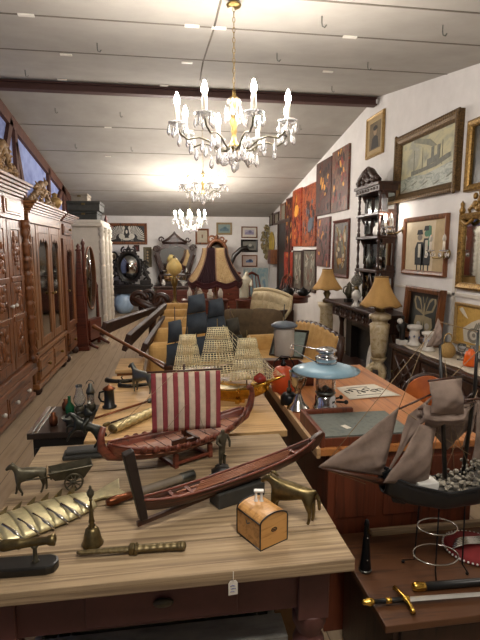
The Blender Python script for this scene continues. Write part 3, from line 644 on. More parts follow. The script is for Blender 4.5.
# dried garland in the corner
rr = random.Random(11); mb = MB(); a = PY(266, 226, YB); b = PY(266.5, 258, YB)
for i in range(70):
    f = i/69; z = a.z+(b.z-a.z)*f; w = .12*sin(pi*min(1, f*1.1))+.03
    mb.ell((a.x+rr.uniform(-w, w), YB-.06+rr.uniform(-.03, .02), z), (rr.uniform(.02, .05), .02, rr.uniform(.02, .06)), 6, 4)
mb.tube([(a.x, YB-.06, a.z), (a.x, YB-.06, b.z)], .02, 6)
solo(mb, 'dried_garland', ramp_mat('dried_leaves', ['5C5238', '8A7E5A', '6E5A3A'], 20, .9), 'hanging grey green dried garland in the far right corner', 'garland')
# wall bracket shelf box right of the canvas
a = PX(276, 262, XR)
wb = thing('wall_box', 'small dark wooden box cabinet hung on the wall beside the doorway', 'cabinet', (XR, 12.05, a.z-.05))
MB().box(-.18, -.005, -.17, .17, 0, .36).build('body', M['walnut'], wb, bevel=.008); MB().box(-.19, -.18, -.14, .14, .03, .33).build('door', M['mahog'], wb)
# ----------------------------------------------------------------- black dressing table with oval mirror
def scroll(mb, c, r, s=1, turns=1.4, th=.025, y=0, rot=0):
    pts, rs = [], []
    for i in range(22):
        f = i/21; a = rot+s*turns*2*pi*f; q = r*(1-.8*f); pts.append((c[0]+q*cos(a), y, c[1]+q*sin(a))); rs.append(th*(1-.5*f))
    mb.tube(pts, rs, 7)
dt = thing('dressing_table', 'black carved dressing table with an oval scrollwork mirror by the back wall', 'dressing table', (-.98, 12.4, 0))
mb = MB().box(-.58, .58, -.28, .28, .66, .71).box(-.54, .54, -.25, .25, .5, .66)
mb.build('table_top', M['ebony'], dt, bevel=.012)
for sx in (-1, 1):
    for y in (-.22, .22):
        MB().tube([(sx*.5, y, .52), (sx*.54, y, .4), (sx*.47, y, .2), (sx*.5, y, .06), (sx*.54, y, 0)], [.05, .045, .03, .025, .035], 8).build('leg', M['ebony'], dt)
    mb = MB()
    for z, r in ((.8, .09), (.97, .08), (1.12, .07), (1.25, .06)): scroll(mb, (sx*(.42-.05*(z-.8)), z), r, sx, 1.3, .03, .1)
    mb.tube([(sx*.5, .1, .7), (sx*.47, .1, .85), (sx*.4, .1, 1.0), (sx*.36, .1, 1.15), (sx*.3, .1, 1.35)], [.05, .04, .045, .035, .02], 8)
    mb.build('mirror_bracket', M['ebony'], dt)
    MB().box(sx*.4-.13, sx*.4+.13, -.1, .24, .71, .82).build('drawer_box', M['ebony'], dt, bevel=.01)
mf = MB().tube(circ((0, .08, 1.14), .29, 36, 'y', .38), .035, 8, True)
for i in range(26):
    a = 2*pi*i/26; mf.ell((.32*cos(a), .06, 1.14+.41*sin(a)), (.032, .025, .032), 7, 5)
for k in (-1, 1): scroll(mf, (k*.1, 1.56), .09, -k, 1.3, .025, .08, pi/2)
mf.lathe([(.05, 0), (.06, .05), (.02, .1), (0, .16)], (0, .08, 1.56), 10)
f = mf.build('mirror_frame', M['ebony'], dt)
MB().lathe([(0, -.01), (1, -.01), (1, .01), (0, .01)], (0, 0, 0), 32, TR(0, .08, 1.14, pi/2, 0, 0) @ Matrix.Diagonal((.28, .37, 1, 1))).build('mirror_pane', M['mirror'], f)
st = thing('ceramic_stool', 'pale blue white round ceramic barrel under the black dressing table', 'stool', (-1.12, 12.35, 0))
MB().lathe([(.14, 0), (.22, .1), (.25, .25), (.22, .4), (.15, .48), (0, .49)], n=20).build('body', M['bluecer'], st)
# ----------------------------------------------------------------- hall mirror dresser
hm = thing('hall_mirror', 'big dark carved dresser with a shaped mirror and pediment at the back wall', 'dresser', (.17, 12.45, 0))
MB().box(-.5, .5, -.25, .25, .06, .62).box(-.55, .55, -.29, .27, .62, .68).build('body', M['dkwood_v'], hm, bevel=.012)
for x in (-.25, .25): d = MB().box(x-.22, x+.22, -.265, -.25, .12, .58).build('door', M['mahog'], hm, bevel=.006)
out = [(-.36, .7), (-.42, .85), (-.36, 1.0), (-.4, 1.2), (-.5, 1.45), (-.53, 1.62), (-.44, 1.7), (-.36, 1.66), (-.28, 1.72), (-.3, 1.82), (-.18, 1.84), (-.08, 1.95), (0, 2.05)]
poly = out+[(-x, z) for x, z in out[::-1][1:]]
fr = MB().prism(poly, .05, .13)
for s in (-1, 1): scroll(fr, (s*.46, 1.62), .09, s, 1.3, .03, .05); scroll(fr, (s*.34, 1.84), .07, -s, 1.2, .022, .05); fr.tube([(s*.36, .04, .72), (s*.42, .04, .86), (s*.36, .04, 1.0), (s*.42, .04, 1.22), (s*.5, .04, 1.45)], .035, 8)
fr.tube([(-.32, .04, 1.76), (-.15, .04, 1.86), (0, .04, 2.0), (.15, .04, 1.86), (.32, .04, 1.76)], .03, 8)
fr.tube([(-.3, .03, 1.75), (.3, .03, 1.75)], .025, 8)
f = fr.build('mirror_frame', M['dkwood_v'], hm)
inn = [(-.26, .78), (-.3, .95), (-.28, 1.15), (-.38, 1.45), (-.34, 1.58), (-.2, 1.62), (0, 1.68)]
MB().prism(inn+[(-x, z) for x, z in inn[::-1][1:]], .03, .05).build('mirror_pane', M['mirror'], f)
MB().box(-.4, .4, -.2, .08, .93, .96).build('shelf', M['dkwood_v'], hm)
for sx in (-.36, .36): MB().lathe([(.03, 0), (.02, .05), (.03, .12), (.018, .2), (.03, .25)], (sx, -.16, .68), 10).build('shelf_post', M['dkwood_v'], hm)
vessel = {'cup': [(.03, 0), (.04, .01), (.012, .03), (.012, .07), (.05, .1), (.055, .15), (.05, .155), (.045, .11), (0, .09)], 'jar': [(.04, 0), (.055, .04), (.05, .1), (.025, .13), (.03, .16), (0, .165)], 'bowl': [(.04, 0), (.03, .02), (.09, .08), (.1, .1), (.09, .1), (.03, .04), (0, .035)], 'bottle': [(.04, 0), (.042, .12), (.015, .17), (.014, .23), (.018, .24), (0, .24)]}
for i, (k, x, y, z, m, lab) in enumerate((('bowl', -.28, -.08, .96, 'silver', 'silver bowl on the left of the hall mirror shelf'), ('cup', -.1, -.1, .96, 'silver', 'silver cup at the middle left of the hall mirror shelf'), ('bowl', .1, -.08, .96, 'porc', 'white bowl in the middle of the hall mirror shelf'), ('jar', .29, -.08, .96, 'silver', 'silver lidded jar on the right of the hall mirror shelf'), ('jar', -.3, -.15, .68, 'porc', 'white jar below the left of the hall mirror shelf'), ('bottle', .02, -.18, .68, 'frost', 'frosted bottle standing under the hall mirror shelf'), ('bowl', .2, -.18, .68, 'porc', 'white bowl below the right of the hall mirror shelf'))):
    solo(MB().lathe(vessel[k], n=14), {'cup': 'goblet', 'jar': 'lidded_jar', 'bowl': 'bowl', 'bottle': 'bottle'}[k], M[m], lab, k if k != 'cup' else 'goblet', None, (.17+x, 12.45+y, z))
# carved mirror stand behind the big lampshade
cm = thing('carved_mirror_stand', 'dark carved chest with a pierced round topped mirror behind the big lampshade', 'dresser', (1.17, 11.6, 0))
MB().box(-.5, .5, -.22, .22, .05, 1.0).box(-.54, .54, -.26, .24, 1.0, 1.05).build('body', M['mahog'], cm, bevel=.012)
for x in (-.24, .24):
    for z in (.1, .4, .7): d = MB().box(x-.21, x+.21, -.235, -.22, z, z+.26).build('drawer', M['mahog'], cm, bevel=.006); MB().ell((x, -.245, z+.13), .018, 8, 6).build('knob', M['brass'], d)
fr = MB().tube(circ((0, .05, 1.45), .24, 30, 'y', .36), .045, 8, True)
for s in (-1, 1): scroll(fr, (s*.13, 1.82), .1, -s, 1.3, .03, .05); fr.tube([(s*.1, .05, 1.05), (s*.22, .05, 1.2)], .03, 8)
fr.lathe([(.04, 0), (.05, .05), (0, .12)], (0, .05, 1.84), 10)
f = fr.build('mirror_frame', M['walnut'], cm)
MB().lathe([(0, -.01), (1, -.01), (1, .01), (0, .01)], (0, 0, 0), 28, TR(0, .06, 1.45, pi/2, 0, 0) @ Matrix.Diagonal((.22, .34, 1, 1))).build('mirror_pane', M['mirror_dk'], f)
hn = MB().tube([(0, 0, 0), (.02, 0, .2), (.1, 0, .4), (.26, 0, .55), (.38, 0, .58), (.46, 0, .5)], [.02, .05, .06, .055, .06, .02], 9)
solo(hn, 'carved_horn', M['ebony'], 'black curved carved horn standing right of the pierced mirror', 'carving', None, (1.48, 11.55, 1.05))
# ================================================================= fireplace and what stands on it
fp = thing('fireplace', 'dark carved wooden fireplace surround with black firebox against the right wall', 'fireplace', (0, 0, 0))
MB().box(2.32, XR-.01, 4.97, 6.95, .80, .84).box(2.36, XR-.01, 5.0, 6.9, .78, .80).build('mantel_shelf', M['dkwood_v'], fp, bevel=.008)
fr = MB().box(2.42, XR-.01, 5.02, 6.86, .62, .79)
for i in range(9):
    y = 5.1+.2*i; fr.tube(circ((2.42, y, .705), .055, 14, 'x'), .014, 6, True); fr.ell((2.42, y, .705), (.015, .03, .03), 8, 6)
    fr.ell((2.42, y+.1, .705), (.015, .02, .05), 8, 6)
fr.build('carved_frieze', M['dkwood_v'], fp, bevel=.004)
for y in (5.08, 6.8): MB().lathe([(.05, 0), (.05, .08), (.03, .1), (.045, .2), (.03, .5), (.05, .58), (.05, .62)], (2.55, y, 0), 12).build('leg', M['dkwood_v'], fp)
MB().box(2.58, XR-.01, 5.1, 5.3, 0, .62).box(2.58, XR-.01, 6.5, 6.7, 0, .62).box(2.58, XR-.01, 5.3, 6.5, .5, .62).build('firebox_surround', M['ebony'], fp, bevel=.006)
MB().box(2.68, XR-.005, 5.3, 6.5, 0, .5).build('firebox', M['blackpaint'], fp)
MB().box(2.35, XR-.01, 5.0, 6.75, 0, .03).build('hearth', M['dkwood_v'], fp)
fan = MB().prism(ellp(0, .17, .1, .17, 24), -.012, .012); fan.slot(0).box(-.012, .012, -.01, .01, 0, .04)
o = solo(fan, 'hearth_fan', M['porc'], 'pale oval fan shaped plate leaning in front of the firebox', 'plate', None, (2.5, 5.7, .03), -pi/2); o.rotation_euler = (-.12, 0, -pi/2-.2)
# shelf cabinet on the mantel
et = thing('shelf_cabinet', 'tall dark carved display shelf with turned posts and mirrors standing on the mantel', 'cabinet', (0, 0, .059)); et.scale = (1, 1, .93)
ex0, ex1, ey0, ey1 = 2.455, 2.7, 5.46, 6.14
for x in (ex0+.03, ex1-.02):
    for y in (ey0+.03, ey1-.03):
        mb = MB()
        for z0, z1 in ((.84, 1.32), (1.36, 1.76), (1.8, 2.06), (2.1, 2.36)):
            H = z1-z0; mb.lathe([(.022, 0), (.022, .04), (.012, .06), (.02, H*.3), (.012, H*.5), (.02, H*.7), (.012, H-.06), (.022, H-.04), (.022, H)], (x, y, z0), 10)
        mb.build('turned_post', M['dkwood_v'], et)
for z in (1.32, 1.76, 2.06): MB().box(ex0, ex1, ey0, ey1, z, z+.04).build('shelf', M['dkwood_v'], et, bevel=.008)
MB().box(ex0, ex1, ey0, ey1, .84, .87).build('base', M['dkwood_v'], et, bevel=.006)
bk = MB().box(ex1-.02, ex1, ey0+.04, ey1-.04, .87, 2.36).build('back_panel', M['dkwood_v'], et)
for (a, b, c, d) in ((5.52, 5.785, .9, 1.3), (5.815, 6.08, .9, 1.3), (5.52, 5.785, 1.38, 1.74), (5.815, 6.08, 1.38, 1.74), (5.54, 6.06, 1.82, 2.04), (5.54, 5.66, 2.12, 2.34), (5.94, 6.06, 2.12, 2.34)): MB().box(ex1-.026, ex1-.02, a, b, c, d).build('mirror_pane', M['mirror'], bk)
for y_ in (ey0+.012, ey1-.012):
    sp_ = MB()
    for z0_, z1_ in ((.87, 1.32), (1.36, 1.76), (1.8, 2.06), (2.1, 2.36)): sp_.prism([(ex0+.12, z0_), (ex1-.02, z0_), (ex1-.02, z1_), (ex0+.06, z1_), (ex0+.1, z1_-.08), (ex0+.14, (z0_+z1_)/2)], y_-.008, y_+.008)
    sp_ = sp_.build('side_panel', M['dkwood_v'], et)
    for z0_, z1_ in ((.95, 1.25), (1.42, 1.7), (1.84, 2.02), (2.13, 2.33)): MB().box(ex1-.13, ex1-.05, y_-.011, y_+.011, z0_, z1_).build('mirror_pane', M['mirror'], sp_)
mb = MB().box(ex0-.01, ex1, ey0-.02, ey1+.02, 2.36, 2.43).box(ex0-.03, ex1, ey0-.03, ey1+.04, 2.43, 2.47)
for i in range(8): mb.ell((ex0-.012, ey0+.05+.083*i, 2.395), (.012, .03, .02), 8, 5)
mb.build('cornice', M['dkwood_v'], et, bevel=.006)
mb = MB(); rr = random.Random(5)
mb.box(ex0, ex0+.03, ey0+.1, ey1-.1, 2.47, 2.5)
for s in (-1, 1):
    mb.tube([(ex0+.01, 5.8+s*.3, 2.49), (ex0-.01, 5.8+s*.2, 2.56), (ex0, 5.8+s*.1, 2.63), (ex0, 5.8, 2.69)], [.035, .045, .045, .02], 8)
    for i in range(26):
        y = 5.8+s*rr.uniform(.0, .3); z = 2.5+rr.uniform(0, .17)*(1-abs(y-5.8)/.36); mb.ell((ex0-.005, y, z), (.03, rr.uniform(.015, .04), rr.uniform(.015, .045)), 7, 5)
mb.build('crest', M['dkwood_v'], et)
for y in (5.55, 5.8, 6.05):       # arched brackets of the lowest tier
    MB().tube([(ex0+.02, y-.1, .88), (ex0+.02, y-.08, 1.1), (ex0+.02, y, 1.22), (ex0+.02, y+.08, 1.1), (ex0+.02, y+.1, .88)] if False else [(ex0+.02, y-.11, 1.3), (ex0+.02, y-.07, 1.18), (ex0+.02, y, 1.1), (ex0+.02, y+.07, 1.18), (ex0+.02, y+.11, 1.3)], .012, 6).build('arch_bracket', M['dkwood_v'], et)
def vase(name, label, cat, loc, prof, m, extra=None, group=None, n=18):
    t = thing(name, label, cat, loc, 0, group); MB().lathe(prof, n=n).build('body', m, t)
    if extra: extra(t)
    return t
for i, (y, z, x, p, m, lab, nm) in enumerate(((5.75, 1.7345, 2.58, 'jar', 'porc', 'white jar on the upper shelf of the dark shelf cabinet', 'lidded_jar'), (5.95, 1.325, 2.58, 'bottle', 'pewter', 'grey metal bottle at the far end of the middle cabinet shelf', 'bottle'), (5.62, 1.325, 2.58, 'cup', 'silver', 'silver goblet at the near end of the middle cabinet shelf', 'goblet'))):
    solo(MB().lathe(vessel[p], n=14), nm, M[m], lab, nm.replace('_', ' '), None, (x, y, z))
# oil lamp on the mantel
ol = thing('oil_lamp', 'white based oil lamp with a smoky globe on the mantel beside the onyx lamp', 'lamp', (2.385, 5.87, .84)); ol.scale = (.8, .8, .85)
MB().lathe([(.07, 0), (.075, .02), (.035, .06), (.03, .09), (.07, .14), (.075, .2), (.04, .24), (.02, .26)], n=18).build('base', M['porc'], ol)
MB().lathe([(.02, .25), (.035, .27), (.035, .3), (.02, .31)], n=14).build('burner', M['brass'], ol)
MB().lathe([(.03, .3), (.09, .36), (.085, .42), (.04, .48), (.025, .52), (.022, .52), (.037, .475), (.082, .42), (.087, .36), (.027, .303)], n=18).build('globe', M['smoke'], ol)
for i, (x, y, lab) in enumerate(((2.5, 6.42, 'dark bronze mantel ornament farthest along the fireplace shelf'), (2.52, 6.22, 'dark bronze mantel ornament next to the foot of the shelf cabinet'))):
    t = thing('mantel_ornament', lab, 'ornament', (x, y, .84), .3+i, 'bronze mantel ornaments')
    MB().box(-.06, .06, -.04, .04, 0, .05).build('base', M['ebony'], t, bevel=.006)
    mb = MB().lathe([(.03, .05), (.05, .1), (.06, .16), (.03, .22), (.035, .25), (0, .29)], n=14)
    for s in (-1, 1): mb.tube([(s*.05, 0, .1), (s*.1, 0, .15), (s*.09, 0, .21), (s*.03, 0, .23)], .01, 6)
    mb.build('urn', M['bronze'], t)
# lamp with onyx column
def shade_prof(r0, r1, h, n=40, wave=.02):
    def f(u, v):
        a = 2*pi*u; r = r1+(r0-r1)*(1-v)**1.7; sc = 1+.03*cos(8*a)*(1-v)
        z = h*v-(wave*(.5-.5*cos(8*a)) if v < .01 else 0)
        return (r*sc*cos(a), r*sc*sin(a), z)
    return f
def fabric_shade(par, z, r0, r1, h, m, trim=True):
    s = MB().grid(shade_prof(r0, r1, h), 64, 10, cu=True).build('lamp_shade', m, par, solid=.004); s.location = (0, 0, z)
    if trim:
        mb = MB().tube([(r0*1.0*(1+.03*cos(8*2*pi*i/64))*cos(2*pi*i/64), r0*(1+.03*cos(8*2*pi*i/64))*sin(2*pi*i/64), -.02*(.5-.5*cos(8*2*pi*i/64))) for i in range(64)], .007, 5, True); br = plain('gold_braid', '7A5E34', .8)
        mb.build('trim', br, s); MB().tube(circ((0, 0, h), r1, 24), .006, 5, True).build('trim', br, s)
    return s
lr = thing('floor_lamp', 'tall lamp on an onyx column with a scalloped ochre shade in front of the fireplace', 'lamp', (2.215, 4.78, 0))
mb = MB().lathe([(.09, .3), (.07, .33), (.05, .36), (.08, .4), (.085, .42)], n=18)
for k in range(3):
    a = 2*pi*k/3+.6; mb.tube([(.03*cos(a), .03*sin(a), .34), (.1*cos(a), .1*sin(a), .28), (.07*cos(a), .07*sin(a), .12), (.1*cos(a), .1*sin(a), .03), (.14*cos(a), .14*sin(a), .02)], [.04, .045, .03, .028, .03], 8)
mb.box(-.07, .07, -.07, .07, .06, .1)
mb.build('base', M['onyx'], lr)
MB().lathe([(.07, .42), (.085, .5), (.1, .7), (.105, .78), (.075, .8), (.09, .83), (.115, .84), (.115, .88), (.07, .9), (.03, .92)], n=22).build('column', M['onyx'], lr)
MB().lathe([(.04, .9), (.055, .93), (.03, .97), (.05, 1.02), (.02, 1.08), (.015, 1.2)], n=14).build('lamp_stem', M['brass_d'], lr)
fabric_shade(lr, .99, .215, .07, .29, M['shade'])
ll = thing('floor_lamp', 'smaller ochre shaded lamp on a stone pedestal beyond the fireplace', 'lamp', (2.42, 7.13, 0)); ll.scale = (1, 1, .95)
MB().lathe([(.15, 0), (.15, .06), (.11, .1), (.1, .7), (.13, .74), (.14, .8), (0, .8)], n=18).build('pedestal', M['onyx'], ll)
MB().lathe([(.06, .8), (.07, .84), (.03, .88), (.06, .95), (.02, 1.02), (.015, 1.3)], n=14).build('lamp_stem', M['brass_d'], ll)
fabric_shade(ll, 1.03, .23, .08, .31, M['shade'])
# ================================================================= sideboard at the right wall
sb = thing('sideboard', 'long low dark carved oak sideboard against the right wall', 'sideboard', (0, 0, 0))
MB().box(2.28, 2.7, 2.35, 4.57, .05, .57).box(2.26, 2.7, 2.33, 4.59, 0, .07).build('body', M['dkwood_v'], sb, bevel=.008)
MB().box(2.24, 2.7, 2.3, 4.61, .57, .61).build('worktop', M['dkwood_v'], sb, bevel=.01)
for i in range(4):
    y0 = 2.38+.545*i; d = MB().box(2.262, 2.28, y0, y0+.52, .1, .54)
    yc, zc = y0+.27, .32
    d.tube([(2.26, yc-.2, .14), (2.255, yc, zc), (2.26, yc+.2, .5)], .014, 5).tube([(2.26, yc+.2, .14), (2.255, yc, zc), (2.26, yc-.2, .5)], .014, 5)
    d.tube([(2.258, yc-.21, zc), (2.258, yc, .5), (2.258, yc+.21, zc), (2.258, yc, .14)], .014, 5, True); d.ell((2.258, yc, zc), (.02, .04, .04), 8, 6)
    d = d.build('door', M['dkwood_v'], sb)
    MB().ell((2.245, y0+.5, .33), .014, 8, 6).build('knob', M['brass_d'], d)
def f_run(u, v):
    y = 2.5+1.95*u; x = 2.3+.3*v+.012*sin(40*u)*(1 if v < .05 or v > .95 else 0); return (x, y, .6135)
solo(MB().grid(f_run, 60, 6), 'lace_runner', ramp_mat('lace_cloth', ['B8AC98', 'CEC4B2'], 60, .9, bump=.6), 'pale lace runner laid along the dark sideboard', 'cloth', solid=.003)
vp = [(.06, 0), (.064, .012), (.046, .026), (.038, .05), (.05, .09), (.042, .125), (.046, .14), (.068, .155), (.068, .175), (.058, .18), (.05, .17), (0, .165)]
bpaint = plain('blue_flower_paint', '5A6C94', .3)
def flower(t):
    mb = MB(); 
    for k in range(6):
        a = pi+k*1.05; mb.ell((.047*cos(a), .047*sin(a), .085+.012*(k % 2)), (.012, .012, .015), 6, 4)
    mb.build('painted_flowers', bpaint, t)
pA, pB = PZ(406, 344, .6165), PZ(424, 348, .6165)
pA = V((2.42, 4.42, .6165)); pB = V((2.42, 4.15, .6165))
vase('opaline_vase', 'taller white blue opaline candle vase at the far end of the lace runner', 'vase', pA, [(r*1.1, z*1.12) for r, z in vp], M['porc'], flower, 'white blue opaline vases')
vase('opaline_vase', 'white blue opaline vase nearer the woven basket on the sideboard', 'vase', pB, vp, M['porc'], flower, 'white blue opaline vases')
fg = thing('figurine', 'black and white figurine behind the far opaline vase', 'figurine', (2.33, 4.5, .61))
skin('body', plain('figurine_black', '22201E', .4), fg, {'a': (0, 0, 0, .03), 'b': (0, 0, .1, .03), 'c': (0, 0, .2, .028), 'd': (0, 0, .26, .014), 'e': (0, 0, .3, .026), 'f': (-.06, 0, .2, .012), 'g': (-.06, -.05, .14, .01), 'h': (.06, 0, .2, .012), 'i': (.07, -.03, .13, .01)}, chain('a', 'b', 'c', 'd', 'e')+[('c', 'f'), ('f', 'g'), ('c', 'h'), ('h', 'i')], 'b', 1)
MB().box(-.045, .045, -.045, .045, 0, .05).build('plinth', M['porc'], fg, bevel=.005)
MB().ell((-.03, 0, .24), (.03, .035, .03), 8, 6).build('cape', M['porc'], fg)
# framed butterfly leaning on the wall
def d_bfly(mb, w, h):
    for s in (-1, 1):
        flat(mb, 1, [(s*p[0]*w, p[1]*h) for p in ((.02, .5), (.12, .78), (.27, .9), (.31, .74), (.24, .58))])
        flat(mb, 1, [(s*p[0]*w, p[1]*h) for p in ((.02, .48), (.22, .46), (.26, .3), (.16, .17), (.05, .24))], .0137)
        flat(mb, 0, [(s*p[0]*w, p[1]*h) for p in ((.07, .58), (.14, .73), (.24, .82), (.26, .73), (.2, .6))], .0142)
        flat(mb, 2, ellp(s*w*.12, h*.3, w*.06, h*.06), .0142)
        mb.slot(1).tube([(s*.01, -.014, h*.68), (s*.05*w, -.014, h*.8), (s*.09*w, -.014, h*.92)], .003, 5)
    flat(mb, 1, ellp(0, h*.48, w*.025, h*.24), .0145)
l, w, h = quad(404, 436, 284, 288, 322, 330, 2.6)
picture('butterfly_picture', 'dark picture of a pale butterfly in a deep brown box frame on the sideboard', (2.62, l.y-.06, .613), -pi/2, w*1.08, .56, .055, M['walnut'], [plain('green_black', '1E221C', .4), plain('butterfly_straw', '8C7E5E', .6), plain('butterfly_pale', 'A8A296', .6)], draw=d_bfly, mount=.05, mm=M['ebony'], depth=.07, rx=-.06)
# woven basket, glasses, orange vase
bk_ = thing('woven_basket', 'small golden woven basket with a hooped handle on the lace runner', 'basket', PZ(447, 357, .6165)); bk_.scale = (.82, .82, .95)
def f_bask(u, v):
    a = 2*pi*u; p = [(.05, 0), (.075, .03), (.085, .06), (.07, .1), (.04, .13), (.032, .14)]; k = v*5; i = min(4, int(k)); q = k-i
    r = p[i][0]*(1-q)+p[i+1][0]*q; z = p[i][1]*(1-q)+p[i+1][1]*q; r += .003*sin(20*a)*(1 if int(v*14) % 2 else -1); return (r*cos(a), r*sin(a), z)
straw = plain('golden_straw', 'A8874E', .7, var=.25, scale=60)
MB().grid(f_bask, 60, 14, cu=True).lathe([(.05, 0), (.05, .004)], n=20).build('body', straw, bk_)
MB().tube([(-.035, 0, .13), (-.05, 0, .17), (-.035, 0, .21), (0, 0, .225), (.035, 0, .21), (.05, 0, .17), (.035, 0, .13)], .007, 6).build('handle', straw, bk_)
gobl = [(.035, 0), (.036, .004), (.006, .012), (.005, .06), (.03, .08), (.038, .12), (.034, .14), (.031, .14), (.034, .12), (.027, .083), (0, .075)]
for p, lab in ((PZ(461, 360, .6165), 'clear stemmed glass beside the orange vase'), (PZ(431, 350, .6165), 'clear stemmed glass right of the nearer opaline vase')):
    solo(MB().lathe(gobl, n=18), 'wine_glass', M['glass'], lab, 'glass', 'stemmed glasses on the sideboard', p)
ov = MB().lathe([(.05, 0), (.075, .005), (.08, .03), (.065, .1), (.055, .14), (.03, .15), (.03, .165), (.026, .165), (.026, .15), (.05, .135), (.06, .1), (.07, .03), (0, .015)], n=24)
solo(ov, 'orange_vase', M['orangeglass'], 'bright orange glass vase on the near end of the sideboard', 'vase', None, PZ(470, 366, .6165)).scale = (.72, .72, .85)
sp = MB().lathe([(.02, 0), (.045, .01), (.05, .05), (.02, .09), (.02, .12), (.03, .125), (.018, .12), (.01, .06), (0, .02)], n=18)
solo(sp, 'bubble_glass', M['glass'], 'small round clear glass bottle before the shell picture', 'bottle', None, V((2.6, 3.75, .613)))
# wall sconces
def sconce(label, x, y, lit, X=XR, sx=.12, out=.12):
    p = PX(x, y, X); t = thing('wall_sconce', label, 'sconce', (X, p.y, p.z), -pi/2, 'crystal wall sconces')
    MB().lathe([(.05, 0), (.045, .01), (.02, .02), (0, .025)], (0, 0, 0), 14, TR(0, 0, 0, pi/2, 0, 0)).build('back_plate', M['brass'], t)
    for s in (-1, 1):
        a = MB().tube([(0, -.02, 0), (s*sx*.3, -.5*out, -.04), (s*sx*.8, -.85*out, -.04), (s*sx, -out, .02)], .007, 7).build('arm', M['brass'], t)
        MB().lathe([(.01, 0), (.04, .008), (.045, .02), (.038, .018), (0, .008)], (s*sx, -out, .02), 16).build('drip_pan', M['crystal'], a)
        c = MB().lathe([(.012, 0), (.012, .09), (0, .09)], (s*sx, -out, .03), 12).build('candle', M['candle'], t)
        MB().lathe([(.01, 0), (.018, .02), (.014, .05), (0, .075)], (s*sx, -out, .12), 12).build('bulb', M['bulb_dim'] if (lit and s == -1) else M['frost'], c)
        for k in range(5):
            q = 2*pi*k/5; MB().lathe([(0, 0), (.008, -.015), (.011, -.035), (0, -.055)], (s*sx+.042*cos(q), -out+.042*sin(q), .02), 6).build('crystal_drop', M['crystal'], t)
sconce('crystal wall sconce with one lit candle bulb beside the shelf cabinet', 404, 230, True, XR, .07, .2)
sconce('unlit crystal wall sconce between the figure picture and the gilt mirror', 448, 254, False)
# ================================================================= seats in the middle of the room
def loft_box(x0, x1, y0, y1, z0, z1, mat, par, name, r=.04, M_=None):
    mb = MB(M_).box(x0, x1, y0, y1, z0, z1); return mb.build(name, mat, par, bevel=r, seg=4)
def armchair(label, loc, rz, m, wood_m, w=.66, group=None):
    t = thing('armchair', label, 'armchair', loc, rz, group)
    loft_box(-w/2+.08, w/2-.08, -.28, .26, .2, .43, m, t, 'seat', .05)
    loft_box(-w/2+.03, w/2-.03, .2, .34, .2, .78, m, t, 'backrest', .06)
    for s in (-1, 1):
        loft_box(min(s*(w/2-.12), s*w/2), max(s*(w/2-.12), s*w/2), -.3, .3, .2, .58, m, t, 'armrest', .055)
        for y in (-.26, .28): MB().tube([(s*(w/2-.06), y, .2), (s*(w/2-.05), y, .1), (s*(w/2-.05), y, 0)], [.03, .025, .015], 8).build('leg', wood_m, t)
    return t
for i in range(5):
    c = ['nearest mustard velvet armchair of the row left of the ships', 'second mustard velvet armchair from the front in the receding row', 'middle mustard velvet armchair of the receding row of five', 'fourth mustard velvet armchair from the front in the receding row', 'farthest mustard velvet armchair of the receding row'][i]
    if i == 0: ac = armchair(c, (.12, 4.35, 0), pi, M['mustard'], M['walnut'], group='row of mustard armchairs')
    else: dup(ac, (.12+.02*i, 4.35+.78*i, 0), pi, c)
lc = thing('small_drawer_chest', 'small light wooden chest of drawers beside the nearest mustard armchair', 'chest', (-.33, 4.05, 0)); lc.scale = (.6, 1, 1)
MB().box(-.16, .16, -.2, .2, .04, .58).build('body', M['desk'], lc, bevel=.006); MB().box(-.18, .18, -.22, .22, .58, .61).build('top', M['pine2'], lc, bevel=.006)
for i in range(4):
    d = MB().box(-.145, .145, -.212, -.2, .07+.125*i, .185+.125*i).build('drawer', M['pine2'], lc, bevel=.004); MB().ell((0, -.22, .127+.125*i), .012, 8, 6).build('knob', M['brass_d'], d)
# carved three bladed piece
cb = thing('bladed_carving', 'dark carved wooden piece with three long tapering boards fanning forward and scrolls on top', 'carving', (-.2, 5.75, 0))
MB().lathe([(.16, 0), (.16, .03), (.05, .08), (.06, .4), (.04, .7), (.07, .85), (.05, .95), (0, .97)], n=14).build('post', M['dkwood_v'], cb)
O = V((-.2, 5.75, 0))
def blade(pa, pb, wa, wb, th=.02):
    a, b = pa-O, pb-O; d = (b-a).normalized(); s = V((.35, 0, 1)); s = (s-d*s.dot(d)).normalized(); n_ = d.cross(s)
    vs = []
    for p, w in ((a, wa), (b, wb)):
        for k, q in ((-1, -1), (1, -1), (1, 1), (-1, 1)): vs.append(p+s*k*w+n_*q*th)
    MB().add(vs, [(0, 1, 2, 3), (7, 6, 5, 4), (0, 4, 5, 1), (1, 5, 6, 2), (2, 6, 7, 3), (3, 7, 4, 0)]).build('blade', M['dkwood'], cb, bevel=.006)
blade(PY(155, 309, 5.6), PY(103, 329, 4.15), .03, .06); blade(PY(165, 306, 5.5), PY(126, 343, 3.95), .035, .075); blade(PY(163, 318, 5.4), PY(143, 350, 4.0), .03, .06)
sc = MB()
for (x, y, r, s) in ((138, 300, .1, 1), (150, 297, .13, -1), (160, 302, .1, 1), (146, 306, .09, -1)):
    p = PY(x, y, 5.7)-O; scroll(sc, (p.x, p.z), r, s, 1.3, .035, p.y)
sc.tube([PY(132, 298, 5.65)-O, PY(142, 303, 5.62)-O, PY(152, 308, 5.62)-O, PY(160, 312, 5.62)-O, V((0, 0, .9))], [.02, .045, .05, .05, .04], 8)
sc.build('scroll_carving', M['dkwood_v'], cb)
